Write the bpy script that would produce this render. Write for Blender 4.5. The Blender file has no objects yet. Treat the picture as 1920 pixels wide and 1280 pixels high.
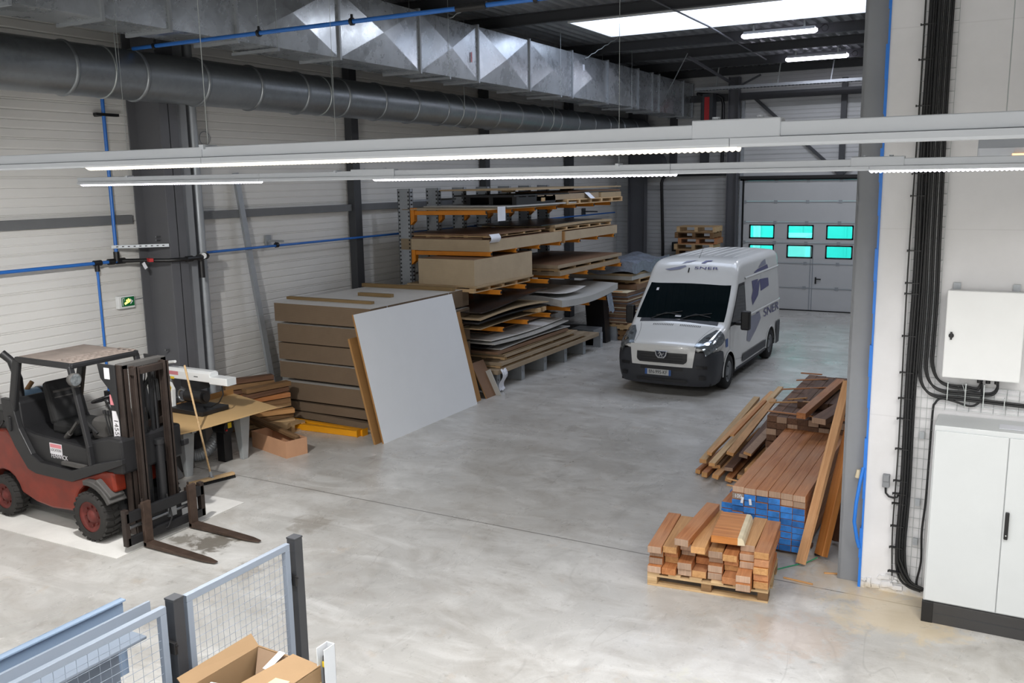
import bpy, math, random
from mathutils import Vector, Matrix
random.seed(7)
S = bpy.context.scene
COL = S.collection
H = 4.1                                   # eye height: the photo is taken from a gallery

# ---------------------------------------------------------------- camera
cam_d = bpy.data.cameras.new('camera'); cam = bpy.data.objects.new('camera', cam_d); COL.objects.link(cam)
YAW, PIT, ROL = 0.50678, 0.175764, -0.015827
_f = Vector((-math.sin(YAW)*math.cos(PIT), math.cos(YAW)*math.cos(PIT), -math.sin(PIT)))
_r = Vector((math.cos(YAW), math.sin(YAW), 0)); _u = _r.cross(_f)
_r2 = math.cos(ROL)*_r + math.sin(ROL)*_u; _u2 = -math.sin(ROL)*_r + math.cos(ROL)*_u
cam.matrix_world = Matrix(((_r2.x, _u2.x, -_f.x, 0), (_r2.y, _u2.y, -_f.y, 0), (_r2.z, _u2.z, -_f.z, H), (0, 0, 0, 1)))
cam_d.sensor_width = 36; cam_d.lens = 1698.307/1920*36; cam_d.clip_start = .05; cam_d.clip_end = 200
S.camera = cam

# ---------------------------------------------------------------- world, exposure, large lights
S.view_settings.view_transform = 'Standard'; S.view_settings.look = 'None'
S.view_settings.gamma = 1; S.view_settings.use_curve_mapping = False
S.view_settings.exposure = 0.0
W = bpy.data.worlds.new('overcast_sky'); S.world = W; W.use_nodes = True
W.node_tree.nodes['Background'].inputs[0].default_value = (.80, .90, 1, 1)
W.node_tree.nodes['Background'].inputs[1].default_value = 4.0

def area(name, loc, rot, sx, sy, power, col=(1, 1, 1), spread=180):
    d = bpy.data.lights.new(name, 'AREA'); d.shape = 'RECTANGLE'; d.size = sx; d.size_y = sy
    d.energy = power; d.color = col; d.spread = math.radians(spread)
    o = bpy.data.objects.new(name, d); COL.objects.link(o); o.location = loc; o.rotation_euler = rot
    return o
PI = math.pi
# lights at the visible tubes, plus unseen ones added to brighten the far hall;
# then daylight from the unseen glazed front behind the gallery
for x_, y_, p_ in ((-4.84, 20.95, 60), (-4.9, 25.9, 60), (-6.5, 14.6, 60), (-1.5, 14.6, 60), (-.5, 21, 90), (-.5, 26, 60)):
    area('roof_tube_and_fill', (x_, y_, 7.08), (0, 0, 0), 1.5, .1, p_, (.86, .90, 1))
area('box_lamp_light', (.5, 6.55, 4.17), (0, 0, 0), 1.1, .2, 45, (1, .95, .86), 170)
area('front_glazing_daylight', (-1.0, -5.3, 2.0), (math.radians(90), 0, 0), 12, 3.4, 260, (1, .985, .96))
# the LED rails hang at 4.1 m: two in view, unseen ones added behind and beside the camera; each lit length throws its light down
for n_, (x_, y_, w_, p_, c_) in enumerate(((-2.1, 2.6, 2.8, 165, (1, .97, .90)), (-6.45, 5.5, 2.2, 85, (.97, .97, 1)), (-3.03, 5.5, 2.3, 95, (.97, .97, 1)), (.6, 5.5, 2.5, 110, (.97, .97, 1)),
        (-8.5, -.9, 5, 105, (1, .99, .97)), (-2.0, -.9, 5, 185, (1, .99, .97)), (3.6, -.9, 3, 70, (1, .99, .97)), (-7, -3.6, 6, 110, (1, .99, .97)), (1, -3.6, 6, 110, (1, .99, .97)), (4.5, 3, 2.0, 60, (1, .99, .97)), (-7.6, 2.6, 4.6, 110, (1, .99, .97)))):
    area('rail_and_fill_light', (x_, y_, 4.168 if y_ != 5.5 else 4.108), (0, 0, 0), w_, .012 if y_ > 2 else .045, p_*.86, c_, 165)
# added fill without fixtures, tilted sideways to brighten the left wall
for x_, y_, p_, q_ in ((-7.7, 5.5, 22, 0), (-7.7, 5.52, 75, -58), (-9.9, 2.6, 22, 0), (-9.0, -.9, 30, 0)):
    area('left_wall_fill', (x_, y_, 4.10), (0, math.radians(52), math.radians(q_)), .25, .06, p_, (1, .985, .96), 120)

# ---------------------------------------------------------------- materials
def srgb(h):
    if isinstance(h, str):
        h = [int(h[i:i+2], 16)/255 for i in (0, 2, 4)]
    return tuple((c/12.92 if c <= .04045 else ((c+.055)/1.055)**2.4) for c in h) + (1,)
class NT:
    def __init__(s, name):
        s.m = bpy.data.materials.new(name); s.m.use_nodes = True; s.t = s.m.node_tree
        s.b = s.t.nodes['Principled BSDF']
    def n(s, k, **kw):
        x = s.t.nodes.new(k)
        for a, v in kw.items():
            if a.startswith('i_'): x.inputs[a[2:].replace('_', ' ')].default_value = v
            else: setattr(x, a, v)
        return x
    def l(s, a, b): s.t.links.new(a, b)
    def noise(s, scale, detail=4, rough=.55, vec=None, dist=0):
        x = s.n('ShaderNodeTexNoise'); x.inputs['Scale'].default_value = scale; x.inputs['Detail'].default_value = detail
        x.inputs['Roughness'].default_value = rough; x.inputs['Distortion'].default_value = dist
        if vec: s.l(vec, x.inputs['Vector'])
        return x.outputs['Fac']
    def ramp(s, fac, stops):
        r = s.n('ShaderNodeValToRGB'); e = r.color_ramp.elements
        while len(e) < len(stops): e.new(.5)
        for q, (p, c) in zip(e, stops):
            q.position = p; q.color = c if len(c) == 4 else tuple(c)+(1,)
        s.l(fac, r.inputs[0]); return r.outputs[0]
    def g(s, lo, hi, fac, a=0., b=1.):
        return s.ramp(fac, [(lo, (a, a, a)), (hi, (b, b, b))])
    def mix(s, fac, a, b, mode='MIX'):
        x = s.n('ShaderNodeMix', data_type='RGBA', blend_type=mode)
        for v, i in ((fac, 0), (a, 6), (b, 7)):
            if hasattr(v, 'is_output'): s.l(v, x.inputs[i])
            else: x.inputs[i].default_value = v
        return x.outputs[2]
    def obj(s, scale=(1, 1, 1), rnd=True):
        tc = s.n('ShaderNodeTexCoord'); mp = s.n('ShaderNodeMapping'); mp.inputs['Scale'].default_value = scale
        s.l(tc.outputs['Object'], mp.inputs['Vector'])
        if rnd:
            oi = s.n('ShaderNodeObjectInfo'); m = s.n('ShaderNodeMath', operation='MULTIPLY'); m.inputs[1].default_value = 37.0
            s.l(oi.outputs['Random'], m.inputs[0]); s.l(m.outputs[0], mp.inputs['Location'])
        return mp.outputs[0]
    def rnd(s): return s.n('ShaderNodeObjectInfo').outputs['Random']
    def bump(s, h, strength=.3, dist=.01):
        b = s.n('ShaderNodeBump'); b.inputs['Strength'].default_value = strength; b.inputs['Distance'].default_value = dist
        s.l(h, b.inputs['Height']); s.l(b.outputs[0], s.b.inputs['Normal'])
    def base(s, c):
        if hasattr(c, 'is_output'): s.l(c, s.b.inputs['Base Color'])
        else: s.b.inputs['Base Color'].default_value = c
def paint(name, col, rough=.45, metal=0., var=.12, scale=3., bump=0., spec=.5, coat=0.):
    k = NT(name); c = srgb(col); v = k.obj()
    n = k.noise(scale, 5, .6, v)
    d = tuple(x*(1-var) for x in c[:3])+(1,)
    k.base(k.mix(k.g(.3, .7, n), d, c)); k.b.inputs['Roughness'].default_value = rough
    k.b.inputs['Metallic'].default_value = metal; k.b.inputs['Specular IOR Level'].default_value = spec
    k.b.inputs['Coat Weight'].default_value = coat
    if bump: k.bump(k.noise(scale*20, 3, .6, v), bump, .004)
    return k.m
def emis(name, col, st):
    k = NT(name); k.base((0.8, .8, .8, 1)); k.b.inputs['Emission Color'].default_value = srgb(col); k.b.inputs['Emission Strength'].default_value = st
    return k.m
def wood(name, c1, c2, axis=0, rough=.6, sc=1., var=.35, patch=None):
    k = NT(name); s = [22*sc, 22*sc, 22*sc]; s[axis] = 1.1*sc
    v = k.obj(tuple(s)); n = k.noise(1.3, 5, .6, v, .6); fine = k.noise(5, 3, .6, v)
    col = k.mix(k.g(.3, .72, n), srgb(c1), srgb(c2))
    col = k.mix(k.g(.35, .75, fine, 0, .35), col, tuple(x*.55 for x in srgb(c1)[:3])+(1,))
    big = k.noise(1.6, 2, .5, k.obj((1, 1, 1)))
    col = k.mix(k.g(.42, .7, big, 0, .45), col, srgb(patch or c2))
    hs = k.n('ShaderNodeHueSaturation'); k.l(col, hs.inputs['Color'])
    mr = k.n('ShaderNodeMapRange'); k.l(k.rnd(), mr.inputs[0]); mr.inputs[3].default_value = 1-var; mr.inputs[4].default_value = 1+var*.6
    k.l(mr.outputs[0], hs.inputs['Value'])
    k.base(hs.outputs[0]); k.b.inputs['Roughness'].default_value = rough; k.b.inputs['Specular IOR Level'].default_value = .3
    k.bump(fine, .15, .002)
    return k.m
def board(name, face, var=.08, rough=.55, layers=0.):
    """sheet material; layers>0 draws the sheet edges of a banded pack (z spacing)"""
    k = NT(name); v = k.obj(); n = k.noise(2.2, 6, .65, v); f = k.noise(90, 2, .5, v)
    c = srgb(face); d = tuple(x*(1-var*2.2) for x in c[:3])+(1,)
    col = k.mix(k.g(.3, .7, n), d, c); col = k.mix(k.g(.3, .8, f, 0, .3), col, d)
    if layers:
        tc = k.n('ShaderNodeTexCoord'); sp = k.n('ShaderNodeSeparateXYZ'); k.l(tc.outputs['Object'], sp.inputs[0])
        m = k.n('ShaderNodeMath', operation='MULTIPLY'); m.inputs[1].default_value = 1/layers; k.l(sp.outputs[2], m.inputs[0])
        fr = k.n('ShaderNodeMath', operation='FRACT'); k.l(m.outputs[0], fr.inputs[0])
        ln = k.n('ShaderNodeMath', operation='LESS_THAN'); ln.inputs[1].default_value = .16; k.l(fr.outputs[0], ln.inputs[0])
        ge = k.n('ShaderNodeNewGeometry'); s2 = k.n('ShaderNodeSeparateXYZ'); k.l(ge.outputs['Normal'], s2.inputs[0])
        ab = k.n('ShaderNodeMath', operation='ABSOLUTE'); k.l(s2.outputs[2], ab.inputs[0])
        lt = k.n('ShaderNodeMath', operation='LESS_THAN'); lt.inputs[1].default_value = .5; k.l(ab.outputs[0], lt.inputs[0])
        mu = k.n('ShaderNodeMath', operation='MULTIPLY'); k.l(ln.outputs[0], mu.inputs[0]); k.l(lt.outputs[0], mu.inputs[1])
        m3 = k.n('ShaderNodeMath', operation='MULTIPLY'); m3.inputs[1].default_value = .4; k.l(mu.outputs[0], m3.inputs[0])
        col = k.mix(m3.outputs[0], col, tuple(x*.35 for x in c[:3])+(1,))
    k.base(col); k.b.inputs['Roughness'].default_value = rough; k.b.inputs['Specular IOR Level'].default_value = .3
    return k.m
def galva(name, c='8d9296', rough=.42, sp=9., patches=.55, metal=.85):
    k = NT(name); v = k.obj(); vo = k.n('ShaderNodeTexVoronoi'); vo.inputs['Scale'].default_value = sp; k.l(v, vo.inputs['Vector'])
    a = srgb(c); d = tuple(x*patches for x in a[:3])+(1,)
    n = k.noise(1.7, 6, .7, v); col = k.mix(k.g(.25, .75, n), d, a)
    sp2 = k.n('ShaderNodeSeparateColor'); k.l(vo.outputs['Color'], sp2.inputs[0])
    col = k.mix(k.g(.2, .9, sp2.outputs[0], 0, .35), col, a)
    k.base(col); k.b.inputs['Metallic'].default_value = metal
    k.l(k.g(.3, .8, n, rough-.1, rough+.15), k.b.inputs['Roughness'])
    k.bump(n, .25, .01)
    return k.m

M = {}
M['galva'] = galva('galvanised_steel', 'a9aeb3', .45, 9, .72, .35); M['duct'] = galva('galvanised_duct', 'c3c8cc', .28, 14, .6, .65)
M['pipe_duct'] = galva('spiral_duct_steel', '9a9fa3', .38, 20, .7, .75)
M['col_grey'] = paint('grey_steel_paint', '5b5c60', .5, 0, .12, 1.5)
M['col_dark'] = paint('dark_grey_steel_paint', '3f4145', .5, 0, .15, 1.5)
M['col_part'] = paint('partition_column_paint', '8b8e92', .6, 0, .18, 1.2)
M['rail'] = paint('grey_wall_rail_paint', '6c6e70', .5)
M['blue_pipe'] = paint('blue_air_pipe', '2b6cbe', .35, 0, .05)
M['blue_film'] = paint('blue_protective_film', '2a7ee0', .4)
M['black'] = paint('black_plastic', '161618', .45); M['black_mat'] = paint('black_rubber', '121213', .8)
M['trunk'] = paint('white_light_trunking', 'c4c9d0', .4, 0, .03)
M['white'] = paint('white_enamel', 'e4e6e6', .35, 0, .04); M['white_dirty'] = paint('off_white_enamel', 'd6d8d4', .4, 0, .1)
M['cab'] = paint('light_grey_cabinet_enamel', 'cfd3d4', .38, 0, .03)
M['plinth'] = paint('dark_cabinet_plinth', '3b3a3a', .5)
M['fence'] = paint('blue_grey_fence_enamel', '7f8998', .4, 0, .05); M['fence_post'] = paint('charcoal_post_enamel', '33353a', .45)
M['fence_blue'] = paint('pale_blue_sheet_metal', '7c8fa8', .45, 0, .06)
M['orange'] = paint('orange_rack_enamel', 'e08a22', .45, 0, .18); M['yellow'] = paint('yellow_beam_enamel', 'e39a12', .45, 0, .15)
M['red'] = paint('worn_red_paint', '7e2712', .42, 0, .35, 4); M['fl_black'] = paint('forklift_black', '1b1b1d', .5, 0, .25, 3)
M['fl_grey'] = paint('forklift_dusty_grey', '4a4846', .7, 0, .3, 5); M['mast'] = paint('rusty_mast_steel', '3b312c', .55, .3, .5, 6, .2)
M['guard'] = paint('dusty_guard_top', '8d8179', .75, 0, .3, 4)
M['rim'] = paint('rusty_red_rim', '6a2923', .6, .1, .45, 9); M['tyre'] = paint('worn_tyre_rubber', '2b2927', .85, 0, .35, 6, .3)
M['fork'] = paint('fork_steel', '5b4a40', .5, .5, .45, 8, .2)
M['sticker'] = paint('sticker_white', 'd8d6da', .5); M['sticker_red'] = paint('sticker_red', 'cf7f86', .5)
M['timber'] = wood('reddish_brown_hardwood', 'a8683c', 'cf8f5c', 0, .6, 1, .16, 'bd9474')
M['timber_dk'] = wood('weathered_dark_hardwood', '5a4032', '84614a', 0, .7, 1, .25, '5b4334')
M['timber_lt'] = wood('pale_hardwood', 'b58350', 'd9a973', 0, .6, 1, .2, 'dba873')
M['timber_end'] = wood('sawn_timber_end', 'a08672', 'c2a48c', 2, .8, 2, .3)
M['plank_red'] = wood('orange_brown_plank', 'a9662f', 'd08f50', 0, .5, .7, .15)
M['pine'] = wood('pine_pallet_wood', 'b5946a', 'd6b88e', 0, .7, 1, .22)
M['pine_old'] = wood('weathered_pallet_wood', '6f5339', '94734f', 0, .8, 1, .3)
M['pale_plank'] = wood('pale_plank', 'c08a5c', 'dfb286', 0, .6, .8, .05)
M['sapwood'] = paint('pale_sapwood_edge', 'e6d8b8', .7, 0, .2, 9)
M['blue_end'] = paint('blue_end_seal_paint', '3a8ae0', .6, 0, .45, 14); M['blue_end2'] = paint('dark_blue_end_seal_paint', '2a72c0', .6, 0, .5, 14)
M['white_end'] = paint('chalked_plank_end', 'a39488', .8, 0, .5, 40)
M['mdf'] = board('mdf_pack_edges', '7c6a57', .06, .8, .019); M['mdf_light'] = board('pale_panel_pack', 'bba88c', .07, .7, .022)
M['mdf_tan'] = board('tan_panel_pack', 'a6947c', .07, .7, .03)
M['mdf_top'] = board('white_faced_panel', 'd6d3cd', .04, .5); M['white_board'] = board('white_melamine_board', 'e2e5e8', .015, .42)
M['ply'] = board('plywood_sheet', 'b19b7b', .08, .6); M['ply_edge'] = board('plywood_edge', 'a67c4c', .1, .6)
M['sheet_brown'] = board('brown_panel_sheet', '80634d', .08, .55); M['sheet_grey'] = board('pale_grey_sheet', 'b9b8b3', .06, .45)
M['sheet_dark'] = paint('black_film_sheet', '242426', .3, 0, .2); M['hdf'] = board('hardboard_sheet', 'e4e2dd', .08, .6)
M['mdf_batten'] = board('mdf_batten', '8d7653', .08, .8); M['box_wood'] = board('okoume_plywood', 'c99a78', .08, .6)
M['table_top'] = board('raw_mdf_top', 'cba876', .05, .6); M['table_leg'] = paint('grey_table_leg', '9fa3a4', .5)
M['card'] = board('corrugated_cardboard', '907659', .05, .8); M['card_in'] = board('cardboard_inside', '87715e', .05, .8)
M['tape'] = paint('clear_parcel_tape', 'c9b48e', .25, 0, .1); M['tape_w'] = paint('white_parcel_tape', 'dfe2ea', .3)
M['steel'] = paint('machined_steel', '9a9da0', .3, .9, .2); M['cable'] = paint('black_cable_sheath', '17181a', .5)
M['wire'] = paint('zinc_wire', 'b9bfbf', .35, .7); M['film'] = paint('crumpled_plastic_film', '8f98a6', .2, 0, .4, 12, .8)
M['paper'] = paint('white_paper', 'e8ebf2', .6); M['green'] = paint('exit_sign_green', '0c6b3a', .4); M['green_cord'] = paint('green_cord', '2f9a6a', .5)
M['lead_cool'] = emis('cool_led', 'f4efff', 9.0); M['led_warm'] = emis('warm_led', 'fff1d6', 1.0); M['tube'] = emis('fluorescent_tube', 'f1ecff', 9.0)
M['sign_glow'] = emis('sign_yellow_glow', 'f4dc2a', 1.6); M['red_plastic'] = paint('red_plastic', 'b3262a', .4)
M['yellow_plastic'] = paint('yellow_plastic', 'e6c522', .4); M['chrome'] = paint('chrome', 'd5d8da', .12, 1, .05)
M['van_white'] = paint('van_white_paint', 'd3d3cf', .25, 0, .03, 2, 0, .5, .6); M['van_grey'] = paint('van_grey_plastic', '34363b', .55)
M['logo'] = paint('violet_logo_film', '4a4a7c', .35, 0, .25, 2); M['logo_lt'] = paint('grey_violet_logo_film', '84879a', .35, 0, .2, 2)
M['badge_dark'] = paint('dark_badge_field', '1c2130', .3); M['plate'] = paint('number_plate_white', 'b9bab8', .4); M['plate_blue'] = paint('number_plate_blue', '2a5596', .4)
M['teal'] = paint('teal_facade', '62d0ca', .6, 0, .08); M['gas_blue'] = paint('blue_gas_bottle', '7f9db8', .4)

def glassm(name, col, rough=.03, trans=1.):
    k = NT(name); k.base(srgb(col)); k.b.inputs['Roughness'].default_value = rough
    k.b.inputs['Transmission Weight'].default_value = trans; k.b.inputs['IOR'].default_value = 1.45
    return k.m
def sheetglass(name, col):
    k = NT(name); t = k.t; out = t.nodes['Material Output']
    tr = k.n('ShaderNodeBsdfTransparent'); tr.inputs[0].default_value = srgb(col)
    gl = k.n('ShaderNodeBsdfGlossy'); gl.inputs['Roughness'].default_value = .05
    mx = k.n('ShaderNodeMixShader'); fr = k.n('ShaderNodeFresnel'); fr.inputs[0].default_value = 1.5
    k.l(fr.outputs[0], mx.inputs[0]); k.l(tr.outputs[0], mx.inputs[1]); k.l(gl.outputs[0], mx.inputs[2]); k.l(mx.outputs[0], out.inputs[0])
    return k.m
M['door_glass'] = sheetglass('teal_tinted_glazing', 'b4fdf4')
M['car_glass'] = paint('dark_car_glass', '0c1518', .06, 0, .1, 2, 0, .4); M['lamp_glass'] = paint('headlamp_glass', '9da3a6', .12, .6, .6, 24)
M['opal'] = emis('opal_skylight_dome', 'd9e6ff', 4.0)

# ---------------------------------------------------------------- mesh builder
class MB:
    def __init__(s): s.v = []; s.f = []; s.mi = []; s.sm = []; s.cur = 0; s.smooth = False
    def add(s, vs, fs, smooth=None):
        o = len(s.v); s.v += [tuple(x) for x in vs]
        for f in fs:
            s.f.append(tuple(o+i for i in f)); s.mi.append(s.cur); s.sm.append(s.smooth if smooth is None else smooth)
        return s
    def mat(s, i): s.cur = i; return s
    def box(s, c, d, R=None):
        vs = []
        for z in (-.5, .5):
            for x, y in ((-.5, -.5), (.5, -.5), (.5, .5), (-.5, .5)):
                p = Vector((x*d[0], y*d[1], z*d[2]))
                if R: p = R @ p
                vs.append(Vector(c)+p)
        return s.add(vs, [(3, 2, 1, 0), (4, 5, 6, 7), (0, 1, 5, 4), (1, 2, 6, 5), (2, 3, 7, 6), (3, 0, 4, 7)], False)
    def bx(s, x0, x1, y0, y1, z0, z1):
        return s.box(((x0+x1)/2, (y0+y1)/2, (z0+z1)/2), (abs(x1-x0), abs(y1-y0), abs(z1-z0)))
    def beam(s, p0, p1, w, h, roll=0):
        p0, p1 = Vector(p0), Vector(p1); R = frame(p1-p0, roll)
        return s.box((p0+p1)/2, ((p1-p0).length, w, h), R)
    def cyl(s, p0, p1, r, n=14, r2=None, cap=True):
        p0, p1 = Vector(p0), Vector(p1); R = frame(p1-p0); r2 = r if r2 is None else r2
        vs = [p0+R@Vector((0, r*math.cos(2*PI*i/n), r*math.sin(2*PI*i/n))) for i in range(n)]
        vs += [p1+R@Vector((0, r2*math.cos(2*PI*i/n), r2*math.sin(2*PI*i/n))) for i in range(n)]
        s.add(vs, [(i, (i+1) % n, n+(i+1) % n, n+i) for i in range(n)], True)
        if cap: s.add(vs, [tuple(range(n))[::-1], tuple(range(n, 2*n))], False)
        return s
    def tube(s, pts, r, n=8):
        pts = [Vector(p) for p in pts]; rings = []; k = len(pts); up = None
        for i, p in enumerate(pts):
            t = (pts[min(i+1, k-1)]-pts[max(i-1, 0)]).normalized()
            if up is None: up = Vector((0, 0, 1)) if abs(t.z) < .9 else Vector((1, 0, 0))
            a = t.cross(up).normalized(); b = a.cross(t).normalized(); up = b
            rings += [p+r*(math.cos(2*PI*j/n)*a+math.sin(2*PI*j/n)*b) for j in range(n)]
        fs = [(i*n+j, i*n+(j+1) % n, (i+1)*n+(j+1) % n, (i+1)*n+j) for i in range(k-1) for j in range(n)]
        s.add(rings, fs, True)
        return s.add([rings[j] for j in range(n)]+[rings[(k-1)*n+j] for j in range(n)], [tuple(range(n)), tuple(range(n, 2*n))[::-1]], False)
    def ring(s, c, axis, R, r, n=24, m=8):
        A = frame(axis); vs = []
        for i in range(n):
            a = 2*PI*i/n
            for j in range(m):
                b = 2*PI*j/m; q = R+r*math.cos(b)
                vs.append(Vector(c)+A@Vector((r*math.sin(b), q*math.cos(a), q*math.sin(a))))
        return s.add(vs, [(i*m+j, i*m+(j+1) % m, ((i+1) % n)*m+(j+1) % m, ((i+1) % n)*m+j) for i in range(n) for j in range(m)], True)
    def lathe(s, c, axis, prof, n=24):
        """prof: (distance along axis, radius)"""
        A = frame(axis); k = len(prof)
        vs = [Vector(c)+A@Vector((h, r*math.cos(2*PI*i/n), r*math.sin(2*PI*i/n))) for i in range(n) for h, r in prof]
        return s.add(vs, [(i*k+j, i*k+j+1, ((i+1) % n)*k+j+1, ((i+1) % n)*k+j) for i in range(n) for j in range(k-1)], True)
    def prism(s, poly, ax, a, b):
        """poly: points in the plane across axis ax (0: yz, 1: xz, 2: xy), pushed from a to b"""
        def P(u, v, w): return (w, u, v) if ax == 0 else (u, w, v) if ax == 1 else (u, v, w)
        n = len(poly); vs = [P(u, v, a) for u, v in poly]+[P(u, v, b) for u, v in poly]
        return s.add(vs, [tuple(range(n))[::-1], tuple(range(n, 2*n))]+[(i, (i+1) % n, n+(i+1) % n, n+i) for i in range(n)], False)
    def grid(s, fn, nu, nv, smooth=True):
        vs = [fn(i/nu, j/nv) for i in range(nu+1) for j in range(nv+1)]
        return s.add(vs, [(i*(nv+1)+j, (i+1)*(nv+1)+j, (i+1)*(nv+1)+j+1, i*(nv+1)+j+1) for i in range(nu) for j in range(nv)], smooth)
    def slab(s, fn, nu, nv, th):
        """a sheet with thickness th below fn(u,v)"""
        top = [Vector(fn(i/nu, j/nv)) for i in range(nu+1) for j in range(nv+1)]; N = len(top)
        vs = top+[p-Vector((0, 0, th)) for p in top]; q = nv+1
        fs = [(i*q+j, (i+1)*q+j, (i+1)*q+j+1, i*q+j+1) for i in range(nu) for j in range(nv)]
        fs += [tuple(N+x for x in f[::-1]) for f in fs]
        b = [i*q for i in range(nu+1)]+[nu*q+j for j in range(1, q)]+[i*q+nv for i in range(nu-1, -1, -1)]+[j for j in range(nv-1, 0, -1)]
        fs += [(b[i], b[i-1], N+b[i-1], N+b[i]) for i in range(len(b))]
        return s.add(vs, fs, False)
    def mesh(s, name, mats, off=(0, 0, 0)):
        me = bpy.data.meshes.new(name)
        me.from_pydata([(x-off[0], y-off[1], z-off[2]) for x, y, z in s.v], [], s.f)
        for m in (mats if isinstance(mats, (list, tuple)) else [mats]): me.materials.append(M[m] if isinstance(m, str) else m)
        me.polygons.foreach_set('material_index', s.mi); me.polygons.foreach_set('use_smooth', s.sm); me.update()
        return me
def frame(d, roll=0):
    x = Vector(d).normalized(); up = Vector((0, 0, 1)) if abs(x.z) < .97 else Vector((0, 1, 0))
    y = up.cross(x).normalized(); z = x.cross(y)
    R = Matrix((x, y, z)).transposed()
    return R @ Matrix.Rotation(roll, 3, 'X') if roll else R
def tag(o, label=None, cat=None, group=None, kind=None):
    for k, v in (('label', label), ('category', cat), ('group', group), ('kind', kind)):
        if v: o[k] = v
    return o
def thing(name, label, cat, loc, rz=0, group=None, kind=None):
    o = bpy.data.objects.new(name, None); o.empty_display_size = .1; COL.objects.link(o); o.location = loc; o.rotation_euler = (0, 0, rz)
    return tag(o, label, cat, group, kind)
WORLD = {}
def part(par, name, mb, mats, label=None, kind=None, world=False, bev=0):
    """a child of par; vertices are in par's frame, or in the world's when world=True (par unrotated)"""
    off = (0, 0, 0)
    if world: off = WORLD.get(par.name) or par.location
    o = bpy.data.objects.new(name, mb.mesh(name, mats, off)); COL.objects.link(o); o.parent = par
    WORLD[o.name] = tuple(off)
    if bev: bevel(o, bev)
    return tag(o, label, None, None, kind)
def bevel(o, w, seg=2):
    b = o.modifiers.new('bevel', 'BEVEL'); b.width = w; b.segments = seg; b.limit_method = 'ANGLE'; b.angle_limit = math.radians(40); b.harden_normals = False
    return o
def top(name, mb, mats, label=None, cat=None, group=None, kind=None, bev=0):
    xs, ys, zs = zip(*mb.v); off = ((min(xs)+max(xs))/2, (min(ys)+max(ys))/2, min(zs))
    o = bpy.data.objects.new(name, mb.mesh(name, mats, off)); COL.objects.link(o); o.location = off
    WORLD[o.name] = off
    if bev: bevel(o, bev)
    return tag(o, label, cat, group, kind)
_bar = {}
def timber(name, p0, p1, w, h, mats, label, cat='timber', group=None, roll=0, bev=.003, par=None):
    """a sawn length from p0 to p1 (axis through its middle); mats = (faces, front end, back end)"""
    p0, p1 = Vector(p0), Vector(p1); L = (p1-p0).length
    mats = (mats,)*3 if isinstance(mats, str) else mats
    m = MB().bx(-L/2, L/2, -w/2, w/2, -h/2, h/2); m.mi = [0, 0, 0, 1, 0, 2]
    o = bpy.data.objects.new(name, m.mesh(name, list(mats))); COL.objects.link(o)
    o.matrix_world = Matrix.Translation((p0+p1)/2) @ frame(p1-p0, roll).to_4x4()
    if bev: bevel(o, bev, 1)
    if par: o.parent = par; return tag(o, label)
    return tag(o, label, cat, group)
def lettering(par, name, text, loc, size, R, mat, ext=.001, sx=1., align='CENTER'):
    """flat letters turned into a mesh: R maps text x,y,normal to the parent frame"""
    c = bpy.data.curves.new(name, 'FONT'); c.body = text; c.size = size; c.extrude = ext; c.align_x = align; c.align_y = 'CENTER'
    t = bpy.data.objects.new(name, c); COL.objects.link(t)
    me = bpy.data.meshes.new_from_object(t.evaluated_get(bpy.context.evaluated_depsgraph_get()))
    bpy.data.objects.remove(t); bpy.data.curves.remove(c)
    me.materials.clear(); me.materials.append(M[mat])
    o = bpy.data.objects.new(name, me); COL.objects.link(o); o.parent = par
    o.matrix_local = Matrix.Translation(loc) @ R.to_4x4() @ Matrix.Diagonal((sx, 1, 1, 1))
    return o
def axes(x, y):
    x = Vector(x).normalized(); y = Vector(y).normalized(); return Matrix((x, y, x.cross(y))).transposed()
ORD = ['first', 'second', 'third', 'fourth', 'fifth', 'sixth', 'seventh', 'eighth', 'ninth', 'tenth', 'eleventh', 'twelfth', 'thirteenth', 'fourteenth', 'fifteenth', 'sixteenth', 'seventeenth', 'eighteenth', 'nineteenth', 'twentieth']
def U(a, b): return random.uniform(a, b)

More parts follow.
